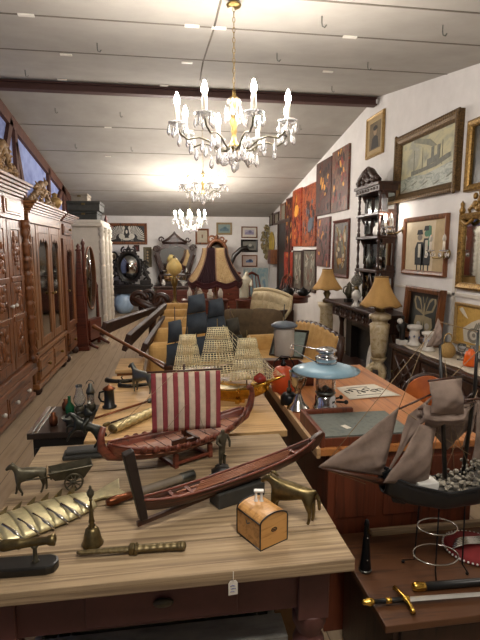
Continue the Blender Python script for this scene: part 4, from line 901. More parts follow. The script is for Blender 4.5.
# side table with oil lamp
stb = thing('side_table', 'small brown side table holding the yellow shaded oil lamp', 'table', (.1, 8.35, 0))
MB().lathe([(.3, .0), (.31, .015), (.3, .03)], (0, 0, .6), 24).build('table_top', M['walnut'], stb)
for k in range(4): a = pi/4+k*pi/2; MB().tube([(.22*cos(a), .22*sin(a), .6), (.18*cos(a), .18*sin(a), .3), (.25*cos(a), .25*sin(a), 0)], [.025, .02, .015], 8).build('leg', M['walnut'], stb)
k8 = 8.35/6
yl = thing('oil_lamp', 'tall brass oil lamp with a round yellow glass shade before the hall mirror', 'lamp', (.1, 8.35, .63)); yl.scale = (.78, .78, 1)
MB().lathe([(r*k8, z*k8) for r, z in [(.08, 0), (.08, .02), (.03, .05), (.02, .1), (.03, .14), (.02, .2), (.05, .26), (.055, .3), (.03, .34), (.02, .36)]], n=18).build('base', M['brass'], yl)
MB().lathe([(r*k8, z*k8) for r, z in [(.03, .36), (.1, .4), (.125, .45), (.11, .5), (.06, .55), (.05, .57)]], n=24).build('glass_shade', M['yellowglass'], yl, solid=.004)
MB().lathe([(.03, .5), (.035, .6), (.025, .84), (.022, .84), (.03, .6), (.026, .5)], n=14).build('chimney', M['glass'], yl)
wt = thing('display_table', 'dark table with white glass bottles below the big plum lampshade', 'table', (.7, 9.4, 0))
MB().box(-.45, .45, -.2, .2, .57, .61).build('table_top', M['mahog'], wt, bevel=.006)
for x in (-.4, .4):
    for y in (-.16, .16): MB().lathe([(.02, 0), (.03, .1), (.02, .3), (.03, .57)], (x, y, 0), 10).build('leg', M['mahog'], wt)
for i, (x, k, m, lab) in enumerate(((-.3, 'bottle', 'porc', 'leftmost tall white bottle on the table below the plum lampshade'), (-.1, 'bottle', 'frost', 'frosted bottle second from left below the plum lampshade'), (.1, 'jar', 'porc', 'white lidded jar third from left below the plum lampshade'), (.3, 'bottle', 'porc', 'rightmost white bottle on the table below the plum lampshade'))):
    o = solo(MB().lathe(vessel[k], n=14), 'bottle' if k == 'bottle' else 'lidded_jar', M[m], lab, k, None, (.7+x, 9.35, .61)); o.scale = (1.2, 1.2, 1.25)
# large velvet lampshade
bl = thing('floor_lamp', 'floor lamp with a huge plum and cream panelled shade with scalloped fringe', 'lamp', (.77, 8, 0))
MB().lathe([(.2, 0), (.2, .03), (.08, .06), (.03, .1), (.04, .3), (.025, .5), (.035, .7), (.02, .9), (.02, 1.45)], n=16).build('pole', M['walnut'], bl)
def f_sh(u, v, n=8):
    a = 2*pi*u; r = .2+.25*(1-v)**1.8; k = (u*n) % 1; r *= 1-.05*sin(pi*k); dz = -.05*sin(pi*k)*(1-v)**2; return (r*cos(a), r*sin(a), 1.08+.52*v+dz)
mb = MB(); N, nv = 64, 10
g = [f_sh(i/N, j/nv) for i in range(N) for j in range(nv+1)]
for i in range(N):
    mb.slot((i//8) % 2)
    mb.add([g[i*(nv+1)+j] for j in range(nv+1)]+[g[((i+1) % N)*(nv+1)+j] for j in range(nv+1)], [(j, nv+1+j, nv+2+j, j+1) for j in range(nv)], True)
sh = mb.build('lamp_shade', [M['plum'], M['shade_cream']], bl); sh.rotation_euler = (0, 0, RD(-48)); q = sh.modifiers.new('solid', 'SOLIDIFY'); q.thickness = .006
fr = MB()
for j, (zz, rr_) in enumerate(((0, 1.), (-.06, 1.0))):
    pts = []
    for i in range(64):
        p = f_sh(i/64, 0); pts.append((p[0]*rr_, p[1]*rr_, p[2]+zz))
    fr.tube(pts, .012, 5, True)
def f_fr(u, v): p = f_sh(u, 0); return (p[0], p[1], p[2]-.09*v)
fr.grid(f_fr, 64, 2, cu=True)
fr.build('fringe', M['plum2'], sh)
fs = MB()
for i in range(8):
    fs.tube([f_sh(i/8, j/10) for j in range(11)], .012, 6)
fs.build('piping', plain('old_rose_braid', '9A7860', .8), sh)
# pale figure, chairs along the back right
pf = thing('draped_figure', 'pale plaster draped figure standing beside the carved chest', 'statue', tuple(PY(244, 300, 9.9)*1)[:2]+(0,))
MB().lathe([(.16, 0), (.16, .5), (.18, .52), (.18, .55), (0, .55)], n=16).build('pedestal', M['mahog'], pf)
skin('body', plain('plaster', 'B8B29E', .8), pf, {'a': (0, 0, .56, .13), 'b': (0, 0, .72, .1), 'c': (.02, 0, .86, .09), 'd': (.04, 0, .98, .08), 'e': (.05, 0, 1.05, .035), 'f': (.06, -.02, 1.13, .055), 'g': (-.07, -.04, .94, .035), 'h': (-.1, -.12, .8, .03), 'i': (.14, -.02, .93, .035), 'j': (.13, -.12, .82, .03)}, chain('a', 'b', 'c', 'd', 'e', 'f')+[('d', 'g'), ('g', 'h'), ('d', 'i'), ('i', 'j')], 'b', 2)
def side_chair(label, loc, rz, group):
    t = thing('side_chair', label, 'chair', loc, rz, group)
    MB().box(-.22, .22, -.22, .22, .42, .47).build('seat', M['mahog'], t, bevel=.012)
    for s in (-1, 1):
        MB().tube([(s*.19, -.19, .42), (s*.2, -.2, .2), (s*.19, -.21, 0)], [.025, .022, .016], 8).build('leg', M['mahog'], t)
        MB().tube([(s*.19, .24, 0), (s*.19, .19, .44), (s*.2, .22, .7), (s*.17, .28, .98)], [.018, .022, .022, .02], 8).build('leg', M['mahog'], t)
    mb = MB().tube([(-.18, .28, .95), (-.09, .28, 1.0), (0, .28, 1.03), (.09, .28, 1.0), (.18, .28, .95)], [.02, .03, .035, .03, .02], 8)
    for k in range(3): mb.tube([(-.1+.1*k, .2, .47), (-.1+.1*k, .23, .7), (-.1+.1*k, .28, .98)], .014, 6)
    mb.build('backrest', M['mahog'], t); return t
s0 = side_chair('dark red brown side chair before the blue canvas', (2.1, 11.2, 0), .4, 'dark side chairs in the far right corner')
dup(s0, (2.3, 10.1, 0), -1.2, 'dark red brown side chair in front of the dark doorway')
# cream tufted settee
cs = thing('tufted_settee', 'cream brocade settee with a high tufted back and dark wooden side', 'sofa', (1.37, 7.3, 0), RD(-60)); cs.scale = (.78, .78, .84)
def f_tb(u, v):
    x = -.55+1.1*u; z = .4+.68*v-.12*(abs(u-.35)*1.4)**2; tu = .022*abs(sin(u*pi*6))*abs(sin(v*pi*4)); y = .22+.12*v+(.05 if v > .92 else 0)*(v-.92)/.08-tu
    return (x, y, z)
def f_tb2(u, v): p = f_tb(u, v); return (p[0], .38+.08*v, p[2])
MB().grid(f_tb, 60, 40).build('backrest', M['tuft'], cs, solid=.06)
MB().tube([(-.58, .38, .98)]+[(-.55+1.1*u/10, .38, .4+.72-.12*(abs(u/10-.35)*1.4)**2) for u in range(11)]+[(.6, .3, .8), (.6, .1, .62)], .035, 8).build('rolled_top', M['tuft'], cs)
loft_box(-.55, .55, -.35, .25, .22, .44, M['tuft'], cs, 'seat', .05)
loft_box(.5, .6, -.3, .42, .15, .8, M['dkwood_v'], cs, 'side_panel', .03); loft_box(-.6, -.5, -.3, .35, .15, .62, M['tuft'], cs, 'armrest', .04)
for x in (-.5, .5):
    for y in (-.3, .34): MB().lathe([(.02, 0), (.03, .08), (.025, .16)], (x, y, 0), 8).build('leg', M['dkwood_v'], cs)
# olive sofa
os_ = thing('olive_sofa', 'olive brown velvet sofa with loose cushions in front of the tufted settee', 'sofa', (1.02, 6.15, 0), RD(-8)); os_.scale = (.9, .9, .95)
loft_box(-.42, .48, -.35, .4, .15, .43, M['olive'], os_, 'seat', .06)
loft_box(-.44, .44, .25, .48, .3, .76, M['olive'], os_, 'backrest', .09)
loft_box(.34, .58, -.42, .45, .15, .62, M['taupe'], os_, 'armrest', .11); loft_box(-.56, -.36, -.42, .45, .15, .62, M['taupe'], os_, 'armrest', .1)
for x in (-.42, .46):
    for y in (-.3, .36): MB().lathe([(.02, 0), (.03, .15)], (x, y, 0), 8).build('leg', M['dkwood_v'], os_)
def cushion(label, loc, rz, rx, s=(.26, .09, .22), m=None, group=None):
    def f(u, v):
        a = 2*pi*u; t = -pi/2+pi*v; pw = lambda q, e: math.copysign(abs(q)**e, q)
        return (s[0]*pw(cos(a), .55)*cos(t)**.8 if cos(t) > 0 else 0, s[1]*sin(t), s[2]*pw(sin(a), .55)*(cos(t)**.8 if cos(t) > 0 else 0))
    o = solo(MB().grid(f, 36, 12, cu=True), 'cushion', m or M['cushion'], label, 'cushion', group, loc, rz); o.rotation_euler = (rx, 0, rz); return o
cushion('dark brown loose cushion leaning on the right arm of the olive sofa', (1.22, 6.12, .6), RD(-35), -.5, group='cushions on the olive sofa')
cushion('flatter olive cushion leaning on the back of the olive sofa', (.92, 6.24, .6), RD(-5), -.35, (.28, .09, .2), M['olive'], 'cushions on the olive sofa')
# mustard sofa with carved rail
ms = thing('carved_rail_sofa', 'mustard sofa with a scalloped carved dark wood rail behind the blue lamp', 'sofa', (1.34, 5.05, 0), RD(-83)); ms.scale = (.86, .9, .93)
loft_box(-.62, .62, -.4, .25, .2, .42, M['mustard'], ms, 'seat', .05)
def rail(u): return .74+.05*sin(pi*u)+.009*cos(u*2*pi*9)
def f_ms(u, v): return (-.64+1.28*u, .22+.1*v, .38+(rail(u)-.38)*v)
MB().grid(f_ms, 56, 10).build('backrest', M['mustard'], ms, solid=.07)
MB().tube([(-.64+1.28*i/56, .32, rail(i/56)) for i in range(57)], .028, 8).build('carved_rail', M['dkwood_v'], ms)
loft_box(-.74, -.54, -.42, .3, .15, .6, M['mustard'], ms, 'armrest', .07)
loft_box(.54, .68, -.38, .3, .15, .5, M['mustard'], ms, 'armrest', .06)
for s in (-1, 1):
    MB().tube([(s*.64, .34, rail(0)), (s*.68, .3, .62), (s*.67, .28, .45), (s*.66, .32, .2), (s*.66, .34, 0)], [.035, .05, .045, .035, .025], 8).build('back_post', M['dkwood_v'], ms)
    MB().tube([(s*.62, -.36, 0), (s*.62, -.36, .1), (s*.62, -.36, .2)], [.025, .035, .03], 8).build('leg', M['dkwood_v'], ms)
gp = picture('leaning_frame', 'black framed glazed picture leaning on the mustard sofa seat', (1.25, 5.0, .40), RD(-38), .4, .33, .025, M['ebony'], ramp_mat('glazed_print', ['4E5854', '7E8A84', '66706C'], 5, .15), rx=-.55, depth=.03)
# low brown table by the mustard chair
lt = thing('low_table', 'low grey brown table top in front of the mustard armchair', 'table', (.78, 4.15, 0))
MB().box(-.28, .3, -.25, .25, .5, .54).build('table_top', wood('grey_brown_wood', '4A3D32', '6A5A4A', 0, .5), lt, bevel=.006)
for x in (-.24, .26):
    for y in (-.2, .2): MB().box(x-.02, x+.02, y-.02, y+.02, 0, .5).build('leg', M['dkwood_v'], lt)
# round dark table with black kettles
rt = thing('round_table', 'dark round pedestal table holding black kettles by the right wall', 'table', (2.04, 7.85, 0)); rt.scale = (.86, .86, 1.06)
MB().lathe([(.36, 0), (.38, .015), (.36, .03)], (0, 0, .74), 28).lathe([(.33, -.08), (.33, .01)], (0, 0, .74), 28).build('table_top', M['mahog'], rt)
MB().lathe([(.05, .1), (.06, .2), (.03, .4), (.05, .6), (.06, .7)], n=14).build('pedestal', M['mahog'], rt)
for k in range(3): a = 2*pi*k/3; MB().tube([(.03*cos(a), .03*sin(a), .18), (.2*cos(a), .2*sin(a), .1), (.3*cos(a), .3*sin(a), .02)], [.035, .03, .025], 8).build('leg', M['mahog'], rt)
def kettle(label, loc, s, rz):
    t = thing('kettle', label, 'kettle', loc, rz, 'black kettles on the round table'); t.scale = (s, s, s)
    MB().lathe([(.08, 0), (.11, .03), (.12, .08), (.09, .14), (.05, .16), (0, .16)], n=18).build('body', M['black'], t)
    MB().lathe([(.05, .155), (.04, .175), (.012, .185), (.018, .205), (0, .21)], n=14).build('lid', M['black'], t)
    MB().tube([(.1, 0, .06), (.15, 0, .09), (.17, 0, .15)], [.025, .016, .012], 8).build('spout', M['black'], t)
    MB().tube([(-.1, 0, .12), (-.12, 0, .2), (0, 0, .28), (.08, 0, .22), (.08, 0, .14)] if s > 1 else [(-.08, 0, .14), (-.15, 0, .15), (-.16, 0, .08), (-.1, 0, .05)], .009, 6).build('handle', M['black'], t)
kettle('larger black kettle with an arched handle on the round table', (1.95, 7.72, .815), .85, .4)
kettle('black teapot right of the larger kettle on the round table', (2.19, 7.66, .815), .75, -.5)
kettle('smallest black pot at the far left of the round table', (1.83, 7.95, .815), .7, 2.5)
# orange leather chair behind the desk
oc = thing('leather_chair', 'chair with a round orange leather back between the desk and the sideboard', 'chair', (1.62, 2.85, 0), RD(160))
MB().box(-.22, .22, -.22, .22, .4, .46).build('seat', M['leather'], oc, bevel=.025)
def f_lb(u, v): a = 2*pi*u; r = sin(pi*v*.5); return (.135*r*cos(a), .24+.03*(1-r), .66+.145*r*sin(a))
MB().grid(f_lb, 32, 6, cu=True).build('backrest', M['leather'], oc, solid=.04)
MB().tube(circ((0, .24, .66), .14, 32, 'y', .15), .016, 7, True).build('back_frame', M['dkwood_v'], oc)
for s in (-1, 1):
    MB().tube([(s*.19, -.19, .4), (s*.19, -.2, 0)], [.022, .016], 8).build('leg', M['dkwood_v'], oc); MB().tube([(s*.12, .24, .58), (s*.15, .2, .42), (s*.19, .26, 0)], [.02, .022, .016], 8).build('leg', M['dkwood_v'], oc)
# ================================================================= near table
nt = thing('pine_table', 'big weathered pine table with red brown base in the foreground', 'table', (0, 0, 0))
TX0, TX1, TY0, TY1, TZ = -.515, .452, 1.06, 1.915, .78
mb = MB(); ys = [TY0, 1.2, 1.42, 1.66, TY1]
for i in range(4): mb.box(TX0-.002*(i % 2), TX1+.002*(i % 2), ys[i]+(.0035 if i else 0), ys[i+1]-(.0035 if i < 3 else 0), TZ-.035, TZ-.0008*(i % 2))
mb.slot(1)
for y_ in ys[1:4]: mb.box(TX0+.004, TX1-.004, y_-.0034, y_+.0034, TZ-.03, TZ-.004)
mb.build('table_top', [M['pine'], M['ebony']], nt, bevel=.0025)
mb = MB().box(TX0+.07, TX1-.07, TY0+.06, TY0+.085, TZ-.17, TZ-.035).box(TX0+.07, TX1-.07, TY1-.085, TY1-.06, TZ-.17, TZ-.035).box(TX0+.06, TX0+.085, TY0+.07, TY1-.07, TZ-.17, TZ-.035).box(TX1-.085, TX1-.06, TY0+.07, TY1-.07, TZ-.17, TZ-.035)
mb.build('apron', M['redbrown'], nt, bevel=.003)
d = MB().box(-.22, .16, TY0+.05, TY0+.075, TZ-.155, TZ-.05).build('drawer', M['redbrown'], nt, bevel=.003)
MB().ell((-.03, TY0+.043, TZ-.1), (.026, .01, .012), 12, 8).build('drawer_pull', M['bronze'], d)
for x in (TX0+.09, TX1-.09):
    for y in (TY0+.09, TY1-.09):
        MB().box(x-.042, x+.042, y-.042, y+.042, TZ-.2, TZ-.035).lathe([(.025, 0), (.03, .05), (.028, .1), (.034, .3), (.042, .42), (.03, .46), (.045, .49), (.032, .52), (.046, .55), (.046, .585)], (x, y, 0), 16).build('leg', M['redbrown'], nt, bevel=.003)
# things below the table
cr = thing('wooden_crate', 'worn grey painted wooden crate under the pine table', 'crate', (-.05, 1.46, 0))
mb = MB()
for sy in (-1, 1):
    for k in range(3): mb.box(-.34, .34, sy*.24-.012, sy*.24+.012, .02+.15*k, .15+.15*k)
for sx in (-1, 1):
    for k in range(3): mb.box(sx*.34-.012, sx*.34+.012, -.24, .24, .02+.15*k, .15+.15*k)
mb.box(-.34, .34, -.24, .24, .02, .035)
mb.build('slats', M['grey_paint'], cr, bevel=.003)
for sx in (-1, 1):
    for sy in (-1, 1): MB().box(sx*.325-.02, sx*.325+.02, sy*.262-.012, sy*.262+.012, 0, .48).build('corner_post', M['grey_paint'], cr, bevel=.003)
MB().box(-.36, .36, -.29, -.2, .46, .485).box(-.36, .36, -.15, .28, .455, .475).build('lid', M['grey_paint'], cr, bevel=.003)
bx2 = thing('cardboard_carton', 'tan cardboard carton beside the grey crate under the pine table', 'carton', (.375, 1.72, 0))
MB().box(-.06, .09, -.12, .12, 0, .5).build('body', plain('tan_card', '8A6A48', .9), bx2, bevel=.003); MB().box(-.07, .1, -.13, .13, .5, .51).build('flap', plain('tan_card2', '94744F', .9), bx2)
tg = thing('price_tag', 'small white price tag hanging on a thread from the pine table edge', 'tag', PY(233, 578, TY0-.006), .1); tg.scale = (.85, 1, .85)
MB().prism([(-.0135, -.052), (.0135, -.052), (.0135, -.016), (.008, -.008), (-.008, -.008), (-.0135, -.016)], -.0008, .0008).build('card', M['paper'], tg)
MB().tube([(0, -.001, -.013), (0, -.002, .0), (.001, 0, .02)], .0009, 4).build('thread', M['paper'], tg)
mb = MB()
for k, (a, b) in enumerate(((-.008, .006), (-.006, .008), (-.008, .004))): mb.tube([(a, -.0012, -.024-.009*k), ((a+b)/2, -.0012, -.022-.009*k), (b, -.0012, -.025-.009*k)], .0009, 4)
mb.build('scribble', M['inkblue'], tg)
# ================================================================= model ships on the pine table
ship_red = wood('ship_red_wood', '4A2218', '733A28', 0, .4, 60, 6); deckw = wood('ship_deck', '7A4A34', '9A6448', 0, .45, 90, 8); ship_dk = wood('ship_dark_wood', '2A160E', '472A1C', 0, .4, 60, 6)
def hull_mesh(mb, L, hw, zk, zs, n=36, m=14):
    def f(u, v):
        x = -L+2*L*u; s = 2*v-1; w = hw(x); a, b = zk(x), zs(x)
        return (x, w*math.copysign(abs(s)**.7, s), a+(b-a)*abs(s)**1.9)
    return mb.grid(f, n, m)
def deck_mesh(mb, L, hw, zd, n=30):
    return mb.grid(lambda u, v: (-L+2*L*u, (2*v-1)*hw(-L+2*L*u)*.93, zd(-L+2*L*u)), n, 4)
va = thing('viking_ship', 'red brown viking ship model with a red and cream striped square sail', 'model ship', (.045, 1.725, TZ), RD(31))
q = lambda x: abs(x/.3)
hw = lambda x: .088*max(.02, 1-q(x)**2.4)**.75; zk = lambda x: .045+.05*q(x)**3.5; zs = lambda x: .092+.045*q(x)**2.2
hull_mesh(MB(), .298, hw, zk, zs).build('hull', ship_red, va, solid=.006)
deck_mesh(MB(), .27, hw, lambda x: .074+.03*q(x)**2).build('deck', deckw, va, solid=.003)
sl = MB()
for k in range(-5, 6): w = hw(k*.045)*.9; sl.box(k*.045-.0012, k*.045+.0012, -w, w, .0745+.03*q(k*.045)**2, .077+.03*q(k*.045)**2)
sl.build('deck_seams', ship_dk, va)
for s in (-1, 1): MB().tube([(-.29+.58*i/24, s*hw(-.29+.58*i/24), zs(-.29+.58*i/24)) for i in range(25)], .005, 6).build('gunwale', ship_red, va)
for s in (-1, 1):
    for k in range(11):
        x = -.2+.04*k; MB().lathe([(.013, 0), (.012, .004), (.004, .007), (0, .007)], (0, 0, 0), 12, TR(x, s*(hw(x)+.002), zs(x)-.002, -s*pi/2, 0, 0)).build('shield', ship_red, va)
def stemtube(pts, rs, par, m, name='stem', flat=.5): return MB().tube(pts, rs, 8, flat=1).build(name, m, par)
stemtube([(-.25, 0, .07), (-.295, 0, .09), (-.322, 0, .125), (-.322, 0, .165), (-.312, 0, .195)], [.01, .016, .016, .012, .01], va, ship_red)
stemtube([(.25, 0, .07), (.3, 0, .1), (.325, 0, .14), (.335, 0, .18), (.332, 0, .212), (.322, 0, .222), (.314, 0, .215), (.317, 0, .206)], [.01, .016, .015, .012, .009, .01, .011, .006], va, ship_red)
MB().tube([(.005, 0, .08), (.005, 0, .36)], [.006, .004], 8).build('mast', ship_dk, va)
SR = RD(-28)
MB(TR(.005, -.012, 0, 0, 0, SR)).tube([(-.14, 0, .338), (.135, 0, .338)], .004, 8).build('yard', ship_dk, va)
sl = MB(TR(.005, -.016, 0, 0, 0, SR))
def fsail(u, v): return (-.128+.252*u, -.02*sin(pi*u)*sin(pi*v)-.004, .115+.22*v)
N = 13
for k in range(N):
    sl.slot(0 if k % 2 == 0 else 1)
    u0 = ((k//2)*1.0+(k % 2)*.44)/6.44; u1 = ((k//2)*1.0+(.44 if k % 2 == 0 else 1.0))/6.44
    sl.grid(lambda u, v: fsail(u0+(u1-u0)*u, v), 3, 12)
sl.build('sail', [M['sail_r'], M['sail_w']], va, solid=.0012)
for a, b in (((.005, 0, .36), (-.3, 0, .16)), ((.005, 0, .36), (.335, 0, .2)), ((-.12, -.03, .12), (.1, -.04, .32)), ((.005, 0, .34), (.05, -.07, .1)), ((.005, 0, .34), (-.05, .07, .1))): MB().tube([a, b], .0008, 4).build('rigging_line', M['rope'], va)
MB().tube([(.12, -.02, .1), (.13, -.02, .13), (.128, -.02, .15)], [.008, .01, .005], 8).build('deck_post', ship_dk, va)
MB().box(-.07, -.01, -.035, -.025, .07, .095).box(.02, .03, -.06, .05, .07, .092).box(-.015, .025, -.045, -.03, .07, .09).build('thwart', ship_dk, va)
for s in (-.07, .08):
    MB().box(s-.008, s+.008, -.06, .06, 0, .012).box(s-.008, s+.008, -.06, -.045, .012, .055).box(s-.008, s+.008, .045, .06, .012, .055).build('cradle_end', ship_red, va, bevel=.001)
MB().box(-.065, .075, -.058, -.05, .012, .022).box(-.065, .075, .05, .058, .012, .022).build('cradle_rail', ship_red, va)
# long ship without sail
vb = thing('long_ship', 'long narrow dark longship model without a sail resting on a stone block', 'model ship', (.2, 1.40, TZ+.05), RD(24), None, 0, -RD(3.5))
q2 = lambda x: abs(x/.33)
hw2 = lambda x: .034*max(.03, 1-q2(x)**3)**.8; zk2 = lambda x: .0+.035*q2(x)**4; zs2 = lambda x: .035+.03*q2(x)**3
hull_mesh(MB(), .328, hw2, zk2, zs2).build('hull', ship_dk, vb, solid=.005)
deck_mesh(MB(), .3, hw2, lambda x: .022+.025*q2(x)**3).build('deck', ship_red, vb, solid=.003)
for s in (-1, 1): MB().tube([(-.32+.64*i/24, s*hw2(-.32+.64*i/24), zs2(-.32+.64*i/24)) for i in range(25)], .004, 6).build('gunwale', ship_red, vb)
for k in range(9): x = -.22+.055*k; MB().box(x-.005, x+.005, -hw2(x), hw2(x), zs2(x)-.006, zs2(x)-.001).build('thwart', ship_red, vb)
for s in (-1, 1): MB().box(-.2, .22, s*.012-.0025, s*.012+.0025, .033, .036).build('walkway_plank', deckw, vb)
for k in range(5): MB().tube([(-.16+.01*k, -.018+.009*k, .036), (.18+.012*k, -.02+.009*k, .04)], .0025, 6).build('oar', deckw, vb)
MB().prism([(-.30, .0), (-.322, .0), (-.352, .205), (-.322, .21), (-.305, .06)], -.012, .012).build('stem', plain('blackened_wood', '20140E', .55), vb, bevel=.003)
MB().prism([(.3, .02), (.33, .035), (.36, .07), (.352, .078), (.32, .07), (.3, .06)], -.01, .01).build('stem', ship_dk, vb, bevel=.003)
MB().prism([(-.33, -.016), (.08, -.006), (.08, .004), (-.33, -.004)], -.006, .006).build('keel', ship_dk, vb)
blk = MB().box(-.085, .085, -.03, .03, 0, .048)
solo(blk, 'stone_block', M['stone'], 'dark stone block under the longship model', 'block', None, (.2, 1.40, TZ), RD(24), bevel=.004)
# ================================================================= wooden chest, horse, ornament
bxw = thing('wooden_box', 'small yellow wooden box with a domed lid and dark edges', 'box', (.2375, 1.193, TZ), RD(27))
ywood = wood('yellow_wood', '9C6C34', 'C08E50', 0, .4, 60, 8)
W, D, H = .046, .052, .072
arch = [(-W, 0), (W, 0), (W, H)]+[(W*cos(a), H+.02*sin(a)) for a in [pi*k/12 for k in range(1, 12)]]+[(-W, H)]
MB().prism(arch, -D, D).build('body', ywood, bxw, bevel=.0015)
edge = MB()
for y in (-D, D):
    edge.tube([(x, y, z) for x, z in arch], .0022, 5, True)
for x in (-W, W):
    for z in (.002, H): edge.tube([(x, -D, z), (x, D, z)], .0022, 5)
edge.build('edge_banding', M['ebony'], bxw)
em = MB().tube(circ((0, -D-.0005, .045), .009, 16, 'y', .005), .001, 5, True).tube([(-.006, -D-.001, .045), (.006, -D-.001, .045)], .001, 5)
em.build('front_emblem', M['ebony'], bxw)
MB().tube([(-W-.001, -.008, .058), (-W-.004, 0, .052), (-W-.001, .008, .058)], .0015, 5).build('clasp', M['pewter'], bxw)
tn = thing('tiny_figurine', 'tiny pale figurine on two legs standing on the domed wooden box', 'figurine', (.232, 1.212, TZ+.0895), RD(-10)); tn.scale = (1.15, 1.15, 1.15)
for s in (-1, 1): MB().lathe([(.006, 0), (.005, .003), (.0028, .008), (.0032, .02), (.002, .026)], (s*.0065, 0, 0), 10).build('leg', M['porc'], tn)
MB().box(-.012, .012, -.006, .006, .025, .03).build('flat_top', M['porc'], tn, bevel=.0015)
def quadruped(par, m, s=1., headup=.0, legs=None, name='body', tail=True, arch_=0):
    """horse facing -x, height of back about .1*s"""
    L = legs or [(-.045, .012, -.05), (-.052, -.012, -.048), (.052, .012, .06), (.046, -.012, .052)]
    n = {'p': (.03, 0, .092, .021), 'b': (0, 0, .09, .023), 'c': (-.032, 0, .09, .021), 'n1': (-.052, 0, .112, .015), 'n2': (-.066, 0, .132+headup, .011), 'h': (-.078, 0, .132+headup, .010), 'h2': (-.094, 0, .116+headup, .006), 'r': (.048, 0, .096, .018)}
    e = chain('p', 'b', 'c', 'n1', 'n2', 'h', 'h2')+[('p', 'r')]
    for k, (x, y, xf) in enumerate(L):
        fz = 0; front = k < 2
        n[f'a{k}'] = (x, y, .068, .012 if front else .015); n[f'k{k}'] = (x+(-.004 if front else .006)+(xf-x)*.4, y, .038, .006); n[f'f{k}'] = (xf, y, .01, .0045); n[f'g{k}'] = (xf-.004, y, .003, .006)
        e += [('c' if front else 'r', f'a{k}')]+chain(f'a{k}', f'k{k}', f'f{k}', f'g{k}')
    if tail:
        n['t1'] = (.066, 0, .1, .006); n['t2'] = (.078, 0, .075, .006); n['t3'] = (.08, 0, .045, .004); e += chain('r', 't1', 't2', 't3')
    n['e1'] = (-.068, .005, .146+headup, .0025); n['e2'] = (-.068, -.005, .146+headup, .0025); e += [('n2', 'e1'), ('n2', 'e2')]
    n = {k: tuple(c*s for c in v) for k, v in n.items()}
    return skin(name, m, par, n, e, 'b', 2)
bh = thing('brass_horse', 'dull brass horse standing behind the domed wooden box', 'horse figure', (.338, 1.255, TZ), RD(-28)); bh.scale = (.94, .94, .94)
quadruped(bh, M['brass_d'], 1.05, -.012)
MB().tube([(-.045, 0, .137), (-.058, 0, .147), (-.07, 0, .147)], [.004, .006, .003], 6, M=Matrix.Scale(1.0, 4)).build('mane', M['brass_d'], bh)
# bell
be = thing('hand_bell', 'bronze hand bell with a lantern shaped finial on its tapering handle', 'bell', (-.214, 1.222, TZ)); be.scale = (.84, .84, .97)
MB().lathe([(.033, 0), (.034, .004), (.029, .012), (.025, .03), (.02, .045), (.012, .05), (0, .052)], n=24).build('bell_body', M['brass_d'], be)
MB().lathe([(.008, .05), (.012, .055), (.006, .06), (.01, .066), (.008, .075), (.0045, .11), (.003, .125), (.006, .128), (.004, .133)], n=12).build('handle', M['brass_d'], be)
MB().lathe([(.004, .132), (.011, .143), (.0115, .152), (.004, .162), (.005, .166), (0, .172)], n=6).build('finial', M['bronze'], be)
# brass fish
fishm = plain('pale_brass', 'C6BA90', .42, .65, .2, 50)
fi = thing('brass_fish', 'large jointed brass fish lying at the left table edge', 'fish figure', (-.385, 1.36, TZ), RD(33))
def fw(x): return .078*max(0.05, 1-(abs(x+.03)/.25)**2)**.6
for k in range(9):
    x0 = -.24+.043*k; x1 = x0+.05
    def fseg(u, v, x0=x0, x1=x1): x = x0+(x1-x0)*u; a = pi*v; return (x, fw(x)*cos(a), .004+.4*fw(x)*sin(a)*(1-.14*u)+.002)
    MB().grid(fseg, 4, 14).build('body_segment', fishm, fi, solid=.003)
for k in range(8):
    x = -.18+.04*k; MB().add([(x, fw(x)*.75, .02), (x+.025, fw(x)*.7, .02), (x+.045, fw(x)*.6+.045, .03), (x+.01, fw(x)*.72, .034)], [(0, 1, 2), (0, 2, 3), (1, 3, 2), (0, 3, 1)]).build('dorsal_fin', M['brass_d'], fi)
    MB().tube([(x, -fw(x)*.2, .036), (x+.02, -fw(x)*.8, .022), (x+.035, -fw(x)-.006, .006)], [.004, .007, .003], 6).build('rib', M['silver'] if k > 1 else M['brass_d'], fi)
MB().prism([(.13, -.018), (.19, -.022), (.26, -.075), (.25, -.01), (.285, .06), (.19, .025), (.13, .018)], -.004, .004, TR(0, 0, .012, -pi/2, 0, 0)).build('tail_fin', fishm, fi, bevel=.002)
# horse and cart
ca = thing('horse_and_cart', 'small dark bronze horse pulling a two wheeled cart near the left table edge', 'figurine', (-.40, 1.54, TZ), RD(14)); ca.scale = (1.1, 1.1, 1.12)
hb = quadruped(ca, M['bronze'], .68, .002, [(-.045, .012, -.06), (-.05, -.012, -.035), (.05, .012, .06), (.046, -.012, .04)]); hb.location = (-.045, 0, 0)
for s in (-1, 1): MB().tube([(-.06, s*.016, .05), (.02, s*.018, .046), (.05, s*.018, .045)], .0025, 6).build('shaft', M['bronze'], ca)
MB().add([(.02, -.018, .035), (.1, -.018, .03), (.1, .018, .03), (.02, .018, .035), (.0, -.026, .062), (.125, -.028, .068), (.125, .028, .068), (.0, .026, .062)], [(0, 3, 2, 1), (0, 1, 5, 4), (1, 2, 6, 5), (2, 3, 7, 6), (3, 0, 4, 7)]).build('cart_body', M['bronze'], ca, solid=.003)
for s in (-1, 1):
    w = MB().tube(circ((.07, s*.032, .027), .025, 24, 'y'), .0028, 6, True)
    for k in range(5): a = pi*k/5; w.tube([(.07-.025*cos(a), s*.032, .027-.025*sin(a)), (.07+.025*cos(a), s*.032, .027+.025*sin(a))], .0015, 5)
    w.ell((.07, s*.032, .027), .005, 8, 6); w.build('wheel', M['bronze'], ca)
MB().tube([(.0, -.03, .055), (.0, 0, .075), (.0, .03, .055)], .003, 5).build('harness', M['rope'], ca)
